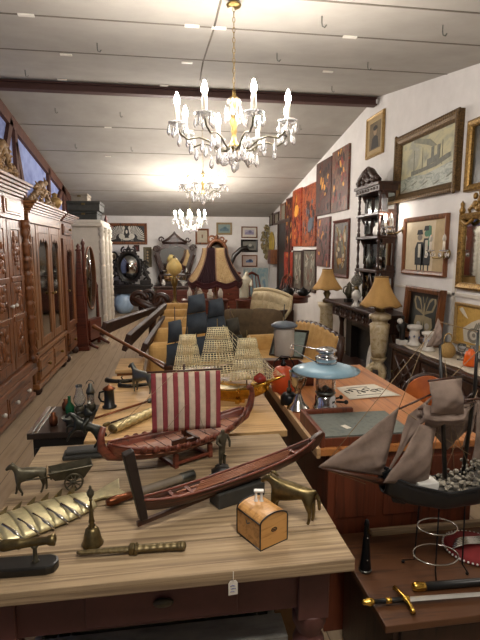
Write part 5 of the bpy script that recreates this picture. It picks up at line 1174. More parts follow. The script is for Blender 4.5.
# cannon
cn = thing('model_cannon', 'bronze model cannon on a black wooden plinth at the near left corner', 'cannon', (-.365, 1.137, TZ), RD(-2))
base = [(-.13, -.028), (.06, -.028), (.078, -.02), (.085, 0), (.078, .02), (.06, .028), (-.13, .028)]
MB().prism([(x, z) for x, z in base], -.022, 0, TR(0, 0, 0, -pi/2, 0, 0)).build('plinth', M['blackpaint'], cn, bevel=.005)
bar = TR(-.04, 0, .068, 0, pi/2-.06, 0)
MB(bar).lathe([(0, -.03), (.006, -.028), (.007, -.02), (.004, -.014), (.012, -.008), (.0145, 0), (.0135, .01), (.012, .03), (.0135, .035), (.0115, .04), (.0095, .1), (.0125, .105), (.0145, .118), (.01, .12), (.0065, .12), (.0065, .09), (0, .09)], n=18).build('barrel', M['brass_d'], cn)
MB().lathe([(.012, 0), (.006, .006), (.005, .035), (.009, .04), (.009, .046), (0, .047)], (.03, 0, .02), 12).build('pivot_post', M['bronze'], cn)
MB().tube(circ((-.07, -.018, .042), .018, 18, 'y'), .0025, 6, True).tube(circ((-.07, -.018, .042), .01, 14, 'y'), .002, 6, True).tube([(-.07, -.014, .06), (-.075, -.01, .085), (-.065, -.01, .1)], [.004, .006, .004], 6).build('elevating_wheel', M['bronze'], cn)
# ornate dagger
dg = thing('ornate_dagger', 'ornate engraved brass dagger in its scabbard at the front of the table', 'dagger', (-.105, 1.166, TZ+.012), RD(-2))
def fdag(u, v):
    x = -.13+.13*u; a = 2*pi*v; r = .0105*(1-.4*(1-u)**2)*(1+.04*sin(60*u)); return (x, r*cos(a), .62*r*sin(a))
MB().grid(fdag, 50, 12).build('scabbard', M['antique'], dg, solid=.001)
MB().ell((-.13, 0, 0), (.012, .007, .005), 10, 8).build('scabbard_tip', M['antique'], dg)
MB().box(-.01, .004, -.014, .014, -.01, .01).box(.004, .012, -.018, .018, -.008, .008).build('crossguard', M['brass_d'], dg, bevel=.003)
def fgr(u, v): x = .01+.11*u; a = 2*pi*v; r = .0125*(1+.05*sin(40*u))*(1-.1*sin(pi*u)); return (x, r*cos(a), .75*r*sin(a))
MB().grid(fgr, 50, 12).build('grip', M['antique'], dg, solid=.001)
MB().ell((.125, 0, 0), (.012, .015, .011), 12, 8).build('pommel', M['antique'], dg)
# telescope
te = thing('telescope', 'copper and leather spyglass lying behind the longship stem', 'telescope', (0, 0, 0))
a, b = V((-.2, 1.40, TZ+.017)), V((.07, 1.55, TZ+.017)); d = (b-a).normalized()
te.location = a; te.rotation_euler = (0, pi/2, math.atan2(d.y, d.x))
Lg = (b-a).length
MB().lathe([(0, 0), (.008, 0), (.013, .01), (.014, .03), (.012, .05), (.0125, .09)], n=16).build('eyepiece', M['copper'], te)
MB().lathe([(.0125, .09), (.0145, .095), (.0145, Lg-.05), (.0165, Lg-.048)], n=18).build('tube', plain('pale_leather', '6E6252', .6, var=.2), te)
MB().lathe([(.0165, Lg-.05), (.0172, Lg-.046), (.0172, Lg), (.013, Lg), (.012, Lg-.02), (0, Lg-.02)], n=18).build('objective_ring', M['pewter'], te)
# statuette
sx = thing('statuette', 'slender dark statuette on a stepped black base behind the longship', 'statuette', (.165, 1.52, TZ), RD(20)); sx.scale = (1.3, 1.3, 1.25)
MB().lathe([(.036, 0), (.036, .014), (.03, .018), (.03, .03), (.02, .036), (.018, .044), (0, .044)], n=8).build('base', M['blackpaint'], sx)
skin('body', M['bronze'], sx, {'hip': (0, 0, .095, .009), 'w': (.001, 0, .108, .0075), 'ch': (.002, 0, .124, .0105), 'nk': (.002, 0, .137, .0045), 'hd': (.002, -.001, .147, .007), 'ka': (-.005, -.002, .07, .0055), 'fa': (-.005, 0, .048, .004), 'kb': (.006, .002, .07, .0055), 'fb': (.007, 0, .048, .004), 'sa': (-.011, 0, .128, .004), 'ea': (-.016, -.004, .112, .0035), 'ha': (-.006, -.012, .104, .003), 'sb': (.015, 0, .128, .004), 'eb': (.02, -.004, .112, .0035), 'hb': (.018, -.008, .096, .003)}, chain('hip', 'w', 'ch', 'nk', 'hd')+chain('hip', 'ka', 'fa')+chain('hip', 'kb', 'fb')+chain('ch', 'sa', 'ea', 'ha')+chain('ch', 'sb', 'eb', 'hb'), 'hip', 2)
# rider statue
rd = thing('rider_statue', 'dark bronze rider on a rearing horse on a stone base', 'statue', (-.315, 1.80, TZ), RD(4)); rd.scale = (1., 1., 1.)
mb = MB().box(-.09, .075, -.035, .035, 0, .018); mb.box(-.08, .065, -.028, .028, .018, .032).build('base', M['stone'], rd, bevel=.005)
for k, s in enumerate((1, 1)): pass
skin('horse', M['bronze_black'], rd, {'b': (.0, 0, .115, .017), 'r': (.03, 0, .104, .018), 'c': (-.028, 0, .13, .016), 'n': (-.045, 0, .158, .01), 'h': (-.06, 0, .17, .0075), 'h2': (-.077, 0, .154, .005), 'a1': (-.042, .01, .12, .008), 'k1': (-.07, .01, .117, .005), 'f1': (-.075, .01, .09, .004), 'a2': (-.04, -.01, .115, .008), 'k2': (-.062, -.01, .092, .005), 'f2': (-.074, -.01, .066, .004), 'a3': (.042, .012, .085, .011), 'k3': (.054, .012, .06, .006), 'f3': (.04, .012, .034, .005), 'a4': (.034, -.012, .083, .011), 'k4': (.04, -.012, .058, .006), 'f4': (.022, -.012, .034, .005), 't': (.052, 0, .108, .005), 't2': (.068, 0, .07, .006)}, chain('r', 'b', 'c', 'n', 'h', 'h2')+chain('c', 'a1', 'k1', 'f1')+chain('c', 'a2', 'k2', 'f2')+chain('r', 'a3', 'k3', 'f3')+chain('r', 'a4', 'k4', 'f4')+chain('r', 't', 't2'), 'b', 2)
skin('rider', M['bronze_black'], rd, {'hip': (.006, 0, .138, .012), 'ch': (.002, 0, .17, .013), 'nk': (.0, 0, .187, .006), 'hd': (-.002, 0, .202, .009), 'ka': (-.014, .021, .126, .008), 'fa': (-.006, .025, .096, .005), 'kb': (-.014, -.021, .126, .008), 'fb': (-.006, -.025, .096, .005), 'ea': (-.018, .016, .166, .006), 'ha': (-.038, .006, .166, .005), 'eb': (.022, -.02, .166, .006), 'hb': (.04, -.022, .188, .005)}, chain('hip', 'ch', 'nk', 'hd')+chain('hip', 'ka', 'fa')+chain('hip', 'kb', 'fb')+chain('ch', 'ea', 'ha')+chain('ch', 'eb', 'hb'), 'hip', 2)
# ================================================================= black cabinet at left
bcx = thing('black_cabinet', 'low black cabinet with white edged top holding lamps and small pots', 'cabinet', (0, 0, 0))
MB().box(-.655, -.385, 2.3, 2.66, .02, .67).build('body', M['blackpaint'], bcx, bevel=.004)
MB().box(-.675, -.37, 2.275, 2.68, .67, .70).build('top', plain('black_brown_top', '2A201A', .3), bcx, bevel=.004)
MB().box(-.672, -.652, 2.28, 2.675, .7, .704).box(-.64, -.63, 2.28, 2.675, .7, .704).build('edge_strip', M['silver'], bcx)
for x in (-.52,): MB().box(-.645, -.395, 2.292, 2.3, .1, .62).build('door', M['blackpaint'], bcx, bevel=.004)
la = thing('oil_lamp', 'oil lamp with a clear glass chimney on the black cabinet', 'lamp', (-.47, 2.5, .7))
MB().lathe([(.03, 0), (.032, .006), (.02, .02), (.026, .035), (.02, .05), (.015, .055)], n=16).build('font', M['bronze'], la)
MB().lathe([(.018, .055), (.03, .08), (.032, .095), (.02, .12), (.015, .15), (.018, .165), (.016, .165), (.013, .15), (.018, .12), (.03, .095), (.028, .08), (.016, .057)], n=18).build('chimney', M['glass'], la)
lb = thing('miner_lantern', 'slim dark metal lantern behind the glass chimney oil lamp', 'lantern', (-.425, 2.57, .7))
MB().lathe([(.024, 0), (.026, .03), (.02, .04), (.02, .045)], n=16).build('base', M['bronze'], lb); MB().lathe([(.018, .045), (.019, .075), (.018, .1)], n=16).build('glass', M['smoke'], lb)
MB().lathe([(.024, .1), (.022, .115), (.012, .135), (.01, .15), (0, .155)], n=16).build('hood', M['pewter'], lb); MB().tube(arc(0, .15, .02, 0, pi, 10), .002, 5).build('handle', M['pewter'], lb)
for x, y, k, m, lab, nm in ((-.575, 2.38, 'jar', 'copper', 'small copper pot at the front of the black cabinet', 'small_pot'), (-.5, 2.375, 'bowl', 'pewter', 'small pewter bowl beside the copper pot on the black cabinet', 'bowl'), (-.56, 2.6, 'jar', 'copper', 'small brown lidded jar at the back of the black cabinet', 'lidded_jar')):
    o = solo(MB().lathe(vessel[k], n=16), nm, M[m], lab, nm.split('_')[-1], None, (x, y, .7)); o.scale = (.4, .4, .4)
o = solo(MB().lathe(vessel['bottle'], n=16), 'green_bottle', M['green'], 'small green glass bottle among the pots on the black cabinet', 'bottle', None, (-.52, 2.5, .7)); o.scale = (.55, .55, .45)
# ================================================================= second table
t2 = thing('pine_side_table', 'warm pine table behind the foreground one with weapons and model ships', 'table', (0, 0, 0))
mb = MB()
for k in range(3): mb.box(-.36, .5, 1.955+.35*k+.001, 1.955+.35*(k+1)-.001, .745, .775)
mb.build('table_top', M['pine2'], t2, bevel=.003)
MB().box(-.32, .46, 1.99, 2.01, .64, .745).box(-.32, .46, 2.94, 2.96, .64, .745).box(-.34, -.32, 1.99, 2.96, .64, .745).box(.46, .48, 1.99, 2.96, .64, .745).build('apron', M['dkwood'], t2)
for x in (-.31, .45):
    for y in (2.02, 2.93): MB().box(x-.03, x+.03, y-.03, y+.03, 0, .745).build('leg', M['dkwood_v'], t2, bevel=.003)
Z2 = .775
tk = thing('tankard', 'black lidded tankard with a pale top standing on the warm pine table', 'tankard', (-.305, 2.385, Z2), RD(180))
MB().lathe([(.034, 0), (.036, .008), (.026, .014), (.024, .09), (.028, .096)], n=18).build('body', M['blackpaint'], tk)
MB().lathe([(.032, .096), (.03, .1), (.012, .112), (.004, .116), (0, .12)], n=18).build('lid', M['copper'], tk)
MB().tube([(.024, 0, .085), (.045, 0, .08), (.05, 0, .055), (.04, 0, .035), (.024, 0, .03)], .005, 6).build('handle', M['blackpaint'], tk)
def along(name, label, cat, a, b, prof, m, n=12, group=None, extra=None):
    a, b = V(a), V(b); d = b-a; t = thing(name, label, cat, a, 0, group); t.rotation_euler = d.to_track_quat('Z', 'Y').to_euler()
    L = d.length; MB().lathe([(r, z*L) for r, z in prof], n=n).build('body', m, t)
    if extra: extra(t, L)
    return t
along('walking_stick', 'thin dark stick with metal knob, the upper of two on the warm pine table', 'stick', (-.35, 2.2, Z2+.012), (-.1, 2.44, Z2+.012), [(.005, 0), (.006, .8), (.004, 1)], M['copper'], extra=lambda t, L: MB().lathe([(.005, L-.03), (.012, L-.02), (.012, L-.005), (0, L)], n=12).build('knob', M['pewter'], t), group='thin sticks')
along('walking_stick', 'thin dark stick lying closest to the gold filigree scabbard', 'stick', (-.3, 2.1, Z2+.012), (-.03, 2.36, Z2+.012), [(.004, 0), (.0045, .8), (.003, 1)], M['dkwood'], extra=lambda t, L: MB().lathe([(.004, 0), (.009, .01), (.009, .03), (.004, .04)], n=12).build('ferrule', M['brass_d'], t), group='thin sticks')
gs = thing('gold_scabbard', 'gold filigree sword scabbard lying left of the striped sail', 'scabbard', (-.25, 2.03, Z2+.02), RD(52))
def fsc(u, v): a = 2*pi*v; r = .026*(1+.12*sin(50*u)*sin(3*a)); return (.33*u, r*cos(a), .7*r*sin(a))
MB().grid(fsc, 90, 16).build('body', M['pale_gilt'], gs, solid=.002)
MB().ell((0, 0, 0), (.014, .026, .018), 12, 8).build('end_cap', M['brass_d'], gs)
def pistol(label, x, y, rz, s=1.):
    t = thing('flintlock_pistol', label, 'pistol', (x, y, Z2+.014), rz, 'flintlock pistols on the warm pine table'); t.scale = (s, s, s)
    MB().tube([(-.02, 0, 0), (.2, 0, .002)], [.009, .007], 10).build('barrel', M['pewter'], t)
    MB().tube([(.1, 0, -.004), (0, 0, -.004), (-.05, .01, -.003), (-.09, .035, -.002), (-.1, .05, 0)], [.008, .012, .012, .014, .017], 10).build('stock', M['blackpaint'], t)
    MB().box(-.03, .02, -.012, -.006, -.002, .01).tube([(-.01, -.01, .008), (-.02, -.012, .025), (-.012, -.012, .03)], .004, 6).build('lock', M['pewter'], t)
pistol('dark flintlock pistol at the far left edge of the warm pine table', -.27, 2.84, RD(10)); pistol('silver grey flintlock pistol in front of the darker pistol', -.2, 2.73, RD(14), .85)
mh = thing('metal_horse', 'small pale metal horse rearing beside the flintlock pistols', 'horse figure', (-.15, 2.62, Z2), RD(-35)); quadruped(mh, M['pewter'], 1.05, .01)
# leaning pole
pa, pb = V((.03, 2.93, Z2+.03)), PY(93, 326, 3.9)
along('wooden_spar', 'long brown tapering wooden spar with a paddle end slanting off the warm pine table', 'pole', pa, pb, [(.012, 0), (.014, .3), (.012, .7), (.016, .96), (.02, .98), (.012, 1)], M['walnut'], extra=lambda t, L: MB().prism([(-.02, 0), (.02, 0), (.03, .12), (.012, .3), (-.012, .3), (-.03, .12)], -.008, .008).build('paddle', M['walnut'], t, bevel=.003))
# gold filigree ship
gsh = thing('gold_ship', 'gold filigree model galleon with many wire sails behind the striped sail', 'model ship', (.27, 2.42, Z2), RD(-27))
GL = .25; qg = lambda x: abs(x/GL)
hwg = lambda x: .05*max(.03, 1-qg(x)**3)**.7; zkg = lambda x: .015+.05*max(0, x/GL)**3+.02*qg(x)**4; zsg = lambda x: .075+.055*qg(x)**2
hull_mesh(MB(), .248, hwg, zkg, zsg).build('hull', plain('amber_gold', 'B8862E', .2, .85, .2, 40), gsh, solid=.005)
deck_mesh(MB(), .24, hwg, lambda x: .07+.045*qg(x)**2).build('deck', M['brass'], gsh, solid=.003)
MB().box(-.22, -.12, -.03, .03, .07, .14).box(.15, .22, -.025, .025, .07, .11).build('deck_house', M['gold'], gsh, bevel=.006)
MB().tube([(.2, 0, .1), (.26, 0, .13), (.33, 0, .16)], [.012, .008, .004], 8).build('bowsprit', M['gold'], gsh)
MB().lathe([(.02, 0), (.035, .015), (.03, .03), (.012, .045), (0, .05)], (.2, 0, .115), 14).build('red_figurehead', M['redshine'], gsh)
MB().box(-.12, .12, -.01, .01, 0, .02).box(-.1, -.08, -.04, .04, 0, .025).box(.08, .1, -.04, .04, 0, .025).build('stand', M['gold'], gsh)
fil = plain('filigree_wire', 'F0E4BC', .45, .25, .15, 90)
def wires(mb, name, m, par, th):
    o = mb.build(name, m, par); k = o.modifiers.new('wire', 'WIREFRAME'); k.thickness = th; k.use_replace = True; return o
for mx, hh, w in ((-.2, .35, .085), (-.03, .40, .11), (.13, .35, .095)):
    mst = MB().tube([(mx, 0, .06), (mx, 0, hh+.03)], [.004, .002], 6).build('mast', M['brass'], gsh)
    for k in range(4):
        z0 = .125+(hh-.13)*k/4; z1 = .125+(hh-.13)*(k+.88)/4; w0 = w*(1-.14*k); w1 = w*(1-.14*(k+.8))
        def fs(u, v): y = (2*u-1)*(w0+(w1-w0)*v); return (mx+.025*sin(pi*v)*cos((2*u-1)*1.2)+.006, y, z0+(z1-z0)*v)
        wires(MB(Matrix.Translation((mx, 0, 0)) @ Matrix.Rotation(RD(-60), 4, 'Z') @ Matrix.Translation((-mx, 0, 0))).grid(fs, 11, 6), 'sail', fil, gsh, .0055)
for a, b in (((0, 0, .4), (.32, 0, .16)), ((.14, 0, .36), (.28, 0, .14)), ((-.15, 0, .35), (-.24, 0, .13))):
    def fj(u, v): p = V(a).lerp(V(b), u); return (p.x, p.y, p.z*(1-.45*v*sin(pi*u)))
    wires(MB().grid(fj, 12, 4), 'rigging', fil, gsh, .0022)
rr = random.Random(4)
orn = MB()
for k in range(40): x = rr.uniform(-.22, .26); s = rr.choice((-1, 1)); orn.ell((x, s*(hwg(min(.24, abs(x)))+.004), rr.uniform(.05, .13)), rr.uniform(.004, .01), 6, 5)
o = orn.build('gilded_ornament', M['gold'], gsh); o['kind'] = 'stuff'
# dark sailed ship behind
ds = thing('dark_sail_ship', 'model ship with dark blue grey cloth sails behind the gold galleon', 'model ship', (.2, 2.86, Z2), RD(8))
hd2 = lambda x: .045*max(.03, 1-abs(x/.24)**3)**.7
hull_mesh(MB(), .238, hd2, lambda x: .02+.03*abs(x/.24)**3, lambda x: .075+.04*abs(x/.24)**2).build('hull', ship_dk, ds, solid=.004)
deck_mesh(MB(), .23, hd2, lambda x: .068+.03*abs(x/.24)**2).build('deck', deckw, ds, solid=.002)
MB().box(-.1, .1, -.012, .012, 0, .022).box(-.09, -.07, -.05, .05, 0, .03).box(.07, .09, -.05, .05, 0, .03).build('stand', ship_dk, ds)
def bsail(par, x, z0, z1, w0, w1, m, bul=.05, tw=0):
    w0 *= 1.25; w1 *= 1.2; z0 -= .008
    def f(u, v): q = 2*u-1; return (x+q*(w0+(w1-w0)*v), -.02-bul*sin(pi*v)*cos(q*1.2)-tw*q*.02, z0+(z1-z0)*v+.02*q*tw)
    MB().grid(f, 10, 10).build('sail', m, par, solid=.0015)
for mx, top in ((-.17, .42), (-.04, .53), (.07, .5), (.17, .4)): MB().tube([(mx, 0, .06), (mx, 0, top+.03)], [.005, .003], 6).build('mast', ship_dk, ds)
for mx, z0, z1, w0, w1, mm in ((-.045, .42, .52, .045, .038, 'sail_b'), (-.045, .29, .41, .055, .047, 'sail_b'), (.072, .39, .49, .042, .034, 'sail_b'), (.072, .28, .385, .052, .042, 'sail_b'), (-.175, .25, .37, .035, .03, 'sail_b'), (-.18, .11, .235, .042, .036, 'sail_b'), (.175, .27, .37, .035, .03, 'sail_o'), (.185, .14, .26, .055, .042, 'sail_o'), (.0, .12, .27, .06, .05, 'sail_b')): bsail(ds, mx, z0, z1, w0, w1, M[mm], tw=.4)
for a, b in (((-.04, 0, .55), (-.24, 0, .11)), ((-.04, 0, .55), (.07, 0, .5)), ((.17, 0, .42), (.3, 0, .13)), ((.07, 0, .52), (.17, 0, .1))): MB().tube([a, b], .0014, 4).build('rigging_line', M['rope'], ds)
# ================================================================= desk
dk = thing('desk', 'wide orange brown wooden desk with lamps right of the pine tables', 'desk', (0, 0, 0))
DZ = .8
MB().box(.56, 1.25, 1.68, 2.98, DZ-.03, DZ).build('desktop', M['desk'], dk, bevel=.004)
MB().box(.545, .56, 1.675, 2.98, DZ-.035, DZ+.006).build('edge_strip', wood('pale_edge', '9A7650', 'BE9A70', 1, .5), dk, bevel=.002)
MB().box(.6, 1.22, 1.7, 1.72, .0, DZ-.03).box(.6, 1.22, 2.94, 2.96, 0, DZ-.03).box(.6, .62, 1.72, 2.94, .0, DZ-.03).box(1.2, 1.22, 1.72, 2.94, 0, DZ-.03).build('body', M['deskside'], dk, bevel=.003)
for k in range(3): MB().box(.63+.2*k, .8+.2*k, 1.692, 1.7, .5, .74).build('panel', M['deskside'], dk, bevel=.004)
ws = thing('writing_slope', 'shallow wooden writing box with a grey green inset top on the desk corner', 'writing box', (0, 0, DZ), 0)
MB().box(.565, .955, 1.695, 1.975, 0, .035).build('body', M['deskside'], ws, bevel=.003)
MB().box(.585, .945, 1.7, 1.955, .035, .042).build('inset_top', ramp_mat('baize', ['4E5450', '6A6E66', '585C52'], 25, .7), ws)
MB().box(.562, .582, 1.69, 1.98, .0, .06).box(.582, .8, 1.958, 1.98, 0, .06).build('raised_lip', M['deskside'], ws, bevel=.004)
p = PZ(346, 427, .842)
MB().box(-.012, .012, -.02, .02, .0, .001, TR(p.x, p.y, .0425, 0, 0, .35)).build('label', M['paper'], ws)
# blue shade pressure lamp
pl = thing('pressure_lamp', 'chrome pressure lamp with a wide pale blue enamel shade on the desk', 'lamp', PZ(325, 408, DZ))
k = (PY(325, 368, pl.location.y).z-DZ)
MB().lathe([(.06, 0), (.062, .006), (.055, .02), (.05, .03), (.05, .06), (.04, .07), (.03, .075)], n=24).build('fuel_tank', M['chrome'], pl)
MB().lathe([(.048, .075), (.05, .08), (.044, .09), (.036, .09)], n=24).lathe([(.018, .08), (.02, .1), (.01, .11), (0, .115)], n=14).build('burner', M['pewter'], pl)
MB().lathe([(.045, .09), (.047, .1), (.047, k-.015), (.045, k-.01), (.0435, k-.01), (.045, k-.016), (.045, .1), (.043, .09)], n=24).build('glass_cylinder', M['glass'], pl)
for q_ in range(4): a_ = q_*pi/2+.5; MB().tube([(.05*cos(a_), .05*sin(a_), .085), (.05*cos(a_), .05*sin(a_), k)], .002, 5).build('frame_rod', M['chrome'], pl)
MB().lathe([(.15, k-.014), (.155, k-.014), (.16, k-.008), (.1, k+.012), (.05, k+.022), (.045, k+.022), (.1, k+.006)], n=48).build('blue_shade', M['blue'], pl)
MB().lathe([(.05, k+.02), (.052, k+.03), (.047, k+.045), (.055, k+.048), (.05, k+.056), (.036, k+.058), (.036, k+.08), (.05, k+.082), (.048, k+.092), (.03, k+.1), (0, k+.102)], n=24).build('hood', M['chrome'], pl)
for s in (.4, -.5): MB().tube([(.05*cos(s), .05*sin(s)-.01, .04), (.085*cos(s), .085*sin(s)-.02, .045)], [.005, .005], 6).ell((.092*cos(s), .092*sin(s)-.021, .046), .011, 8, 6).build('valve_knob', M['black'], pl)
MB().tube([(-.05, 0, k+.03), (-.11, .04, k+.06), (-.16, .06, k+.09), (-.14, .1, k+.1), (-.02, .09, k+.075), (.05, .03, k+.03)], .0025, 5).build('carrying_handle', M['chrome'], pl)
gb = thing('silver_goblet', 'silver metal goblet with flared foot left of the blue shade lamp', 'goblet', PZ(298, 409, DZ)); gb.scale = (1.15, 1.15, 1.25)
MB().lathe([(.05, 0), (.048, .006), (.025, .03), (.012, .06), (.012, .075), (.02, .085), (.03, .1), (.036, .125), (.04, .15), (.038, .15), (.03, .12), (0, .09)], n=24).build('body', M['silver'], gb)
ot = thing('orange_lantern', 'orange red enamel storm lantern tank with wire handle on the desk', 'lantern', PZ(283, 391, DZ)); ot.scale = (1.12, 1.12, 1.25)
MB().lathe([(.05, 0), (.056, .01), (.058, .06), (.052, .085), (.035, .105), (.015, .112), (0, .113)], n=24).build('tank', M['orange'], ot)
MB().lathe([(.012, .11), (.014, .125), (.007, .13), (.007, .14), (0, .142)], n=12).build('cap', M['black'], ot)
MB().tube([(-.05, 0, .085), (-.045, 0, .13), (-.01, 0, .155), (.03, 0, .15), (.05, 0, .12), (.052, 0, .085)], .003, 5).build('handle', M['black'], ot)
o = thing('black_lamp_base', 'small black round lamp base between the orange lantern and the goblet', 'lamp', PZ(289, 404, DZ))
MB().lathe([(.042, 0), (.044, .01), (.042, .04), (.03, .055), (.014, .06)], n=20).build('tank', M['black'], o); MB().lathe([(.012, .06), (.013, .08), (.006, .085), (.006, .12), (0, .122)], n=12).build('burner', M['bronze'], o)
wl = thing('white_lantern', 'lantern with white frosted cylinder and flat grey cap at the far end of the desk', 'lantern', (PY(284, 350, 2.86).x, 2.86, DZ)); wl.scale = (1, 1, 1.15)
MB().lathe([(.055, 0), (.058, .01), (.05, .04), (.03, .06), (.03, .085), (.05, .09)], n=24).build('base', M['black'], wl)
MB().lathe([(.056, .09), (.062, .1), (.062, .235), (.056, .245)], n=24).build('frosted_glass', plain('frosted_white', 'B8B0A4', .35), wl)
MB().lathe([(.058, .245), (.08, .25), (.082, .26), (.06, .272), (.02, .28), (0, .281)], n=24).build('cap', plain('slate_enamel', '5C6670', .4), wl)
for s in (-1, 1): MB().tube([(s*.062, 0, .09), (s*.064, 0, .25)], .003, 5).build('frame_rod', M['pewter'], wl)
MB().tube([(0, 0, .28), (-.004, 0, .33), (0, 0, .37)], .0035, 5).build('hook', M['pewter'], wl)
tr = thing('wooden_tray', 'small open wooden box behind the orange lantern on the desk', 'box', (.625, 2.68, DZ))
MB().box(-.05, .16, -.14, .14, 0, .008).box(-.06, -.05, -.15, .15, 0, .085).box(.16, .17, -.15, .15, 0, .085).box(-.05, .16, -.15, -.14, 0, .085).box(-.05, .16, .14, .15, 0, .085).build('body', M['mahog'], tr, bevel=.002)
pp = thing('printed_sheet', 'cream sheet of paper with dark printed sketches lying on the desk', 'paper', (0, 0, DZ+.001))
c4 = [PZ(*p_, DZ) for p_ in ((350, 400), (401, 396), (374, 384.5), (336, 388))]
MB().grid(lambda u, v: tuple((c4[0].lerp(c4[1], u)).lerp(c4[3].lerp(c4[2], u), v)-V((0, 0, DZ-.001-.003*sin(3*u)))), 8, 8).build('sheet', M['paper'], pp, solid=.0008)
mb = MB(); rr = random.Random(2)
for k in range(7):
    u, v = .15+.11*k, .5+.1*sin(k*2.); c = (c4[0].lerp(c4[1], u)).lerp(c4[3].lerp(c4[2], u), v)
    pts = [(c.x+.02*cos(a)*(1+.4*sin(3*a+k)), c.y+.025*sin(a), .006) for a in [2*pi*j/10 for j in range(8)]]
    mb.tube(pts, .0016, 4)
for v in (.2, .82):
    a_, b_ = c4[0].lerp(c4[3], v), c4[1].lerp(c4[2], v); mb.tube([tuple(a_.lerp(b_, .2))[:2]+(.005,), tuple(a_.lerp(b_, .7))[:2]+(.005,)], .0012, 4)
mb.build('printed_sketch', M['ink'], pp)
# ================================================================= low table, sword, ship on stand
lo = thing('low_cabinet', 'low brown table under the cloth sailed ship at the lower right', 'table', (0, 0, 0))
lowm = wood('low_brown', '3E2516', '5A3922', 0, .45, 30)
MB().box(.615, 1.75, 1.2, 1.67, .425, .45).build('table_top', lowm, lo, bevel=.003)
MB().box(.66, 1.72, 1.24, 1.65, .02, .425).build('body', M['dkwood_v'], lo, bevel=.003)
for k in range(2): MB().box(.68+.52*k, 1.18+.52*k, 1.23, 1.24, .1, .4).build('drawer', M['dkwood_v'], lo, bevel=.004)
LZ = .45
solo(MB().box(0, .55, -.012, .012, 0, .022), 'wooden_batten', M['pine'], 'pale wooden batten lying along the back of the low brown table', 'batten', None, (.76, 1.645, LZ), bevel=.002)
sw = thing('sword', 'straight steel sword with a gold cross hilt on the low brown table', 'sword', PZ(405, 604, LZ)+V((0, 0, .016)), RD(-3))
MB().add([(.005, -.011, 0), (.5, -.008, 0), (.53, 0, 0), (.5, .008, 0), (.005, .011, 0), (.005, 0, .0035), (.5, 0, .003), (.005, 0, -.0035), (.5, 0, -.003)], [(0, 1, 6, 5), (5, 6, 3, 4), (1, 2, 6), (6, 2, 3), (0, 7, 8, 1), (7, 4, 3, 8), (1, 8, 2), (8, 3, 2), (0, 5, 4, 7)]).build('blade', plain('steel', 'C4C0B8', .35, .45), sw)
MB().tube([(-.012, .055, 0), (-.004, .035, 0), (.002, 0, .002), (.004, -.035, 0), (.0, -.055, 0)], [.009, .006, .009, .006, .009], 8).ell((.002, 0, .004), (.014, .012, .009), 10, 8).build('crossguard', M['gold'], sw)
MB().tube([(-.005, 0, 0), (-.03, 0, 0), (-.1, 0, 0)], [.008, .0085, .007], 10).build('grip', M['blackpaint'], sw)
MB().lathe([(.009, 0), (.01, .006), (.009, .02)], (0, 0, 0), 12, TR(-.045, 0, 0, 0, -pi/2, 0)).build('grip_band', M['gold'], sw)
MB().lathe([(.007, 0), (.011, .006), (.013, .018), (.008, .028), (.009, .034), (0, .042)], (0, 0, 0), 12, TR(-.1, 0, 0, 0, -pi/2, 0)).build('pommel', M['gold'], sw)
sc_ = thing('sword_scabbard', 'black sword scabbard with a gold throat lying behind the sword', 'scabbard', PZ(412, 591, LZ)+V((0, 0, .013)), RD(-2))
MB().tube([(.03, 0, 0), (.5, 0, 0), (.53, 0, 0)], [.013, .011, .006], 10).build('body', M['blackpaint'], sc_)
MB().tube([(0, 0, .001), (.012, 0, .002), (.035, 0, 0), (.045, 0, 0)], [.011, .015, .0145, .0135], 10).build('throat', M['gold'], sc_)
hn = thing('black_flask', 'tall black tapering horn shaped flask standing on the low brown table', 'flask', PZ(365, 571, LZ))
MB().lathe([(.019, 0), (.021, .004), (.021, .012), (.016, .05), (.011, .12), (.008, .17), (.01, .175), (.006, .19), (0, .195)], n=18).build('body', M['black'], hn)
MB().lathe([(.0215, .004), (.0225, .008), (.0215, .012)], n=18).build('base_ring', M['pewter'], hn)
for z in (.05, .13): MB().ell((0, -.0145 if z < .1 else -.0105, z), .003, 8, 6).build('stud', M['silver'], hn)
bdc = thing('beaded_cushion', 'red velvet piece edged with white beads at the right edge of the low table', 'textile', (1.1, 1.5, LZ), RD(0))
MB().lathe([(0, 0), (.1, .0), (.105, .008), (.09, .02), (0, .03)], n=32).build('velvet', M['red'], bdc)
bd = MB()
for k in range(46): a_ = 2*pi*k/46; bd.ell((.106*cos(a_), .106*sin(a_), .01), .0042, 6, 5)
o = bd.build('bead_edging', M['porc'], bdc); o['kind'] = 'stuff'
mb = MB()
for k in range(5): mb.tube([(-.1+.01*k, -.02+.012*k, .028), (-.04, -.01+.008*k, .036), (.04, .01*k-.02, .036)], [.003, .006, .004], 6)
mb.build('silver_embroidery', M['silver'], bdc)
# cloth sailed ship on its wire stand
SY = 1.36
def S(x, y, dy=0.): return PY(x, y, SY+dy)
O = V((.86, SY, LZ))
ss = thing('sailing_ship', 'large black hulled ship model with limp grey brown cloth sails on a wire stand', 'model ship', O)
def L_(x, y, dy=0.): return S(x, y, dy)-O
st_ = [(-.33, .428, .445, .005), (-.3, .405, .438, .012), (-.22, .35, .42, .03), (-.12, .3, .375, .048), (0, .272, .345, .058), (.12, .28, .355, .058), (.24, .31, .40, .05), (.34, .35, .45, .035), (.4, .38, .49, .015)]
def interp(x):
    for a_, b_ in zip(st_[:-1], st_[1:]):
        if x <= b_[0]: f_ = (x-a_[0])/(b_[0]-a_[0]); return [a_[i]+(b_[i]-a_[i])*f_ for i in (1, 2, 3)]
    return st_[-1][1:]
def f_h(u, v):
    x = -.2+.6*u; zk_, zs_, w = interp(x); s = 2*v-1; return (x, w*math.copysign(abs(s)**.6, s), zk_+(zs_-zk_)*abs(s)**2)
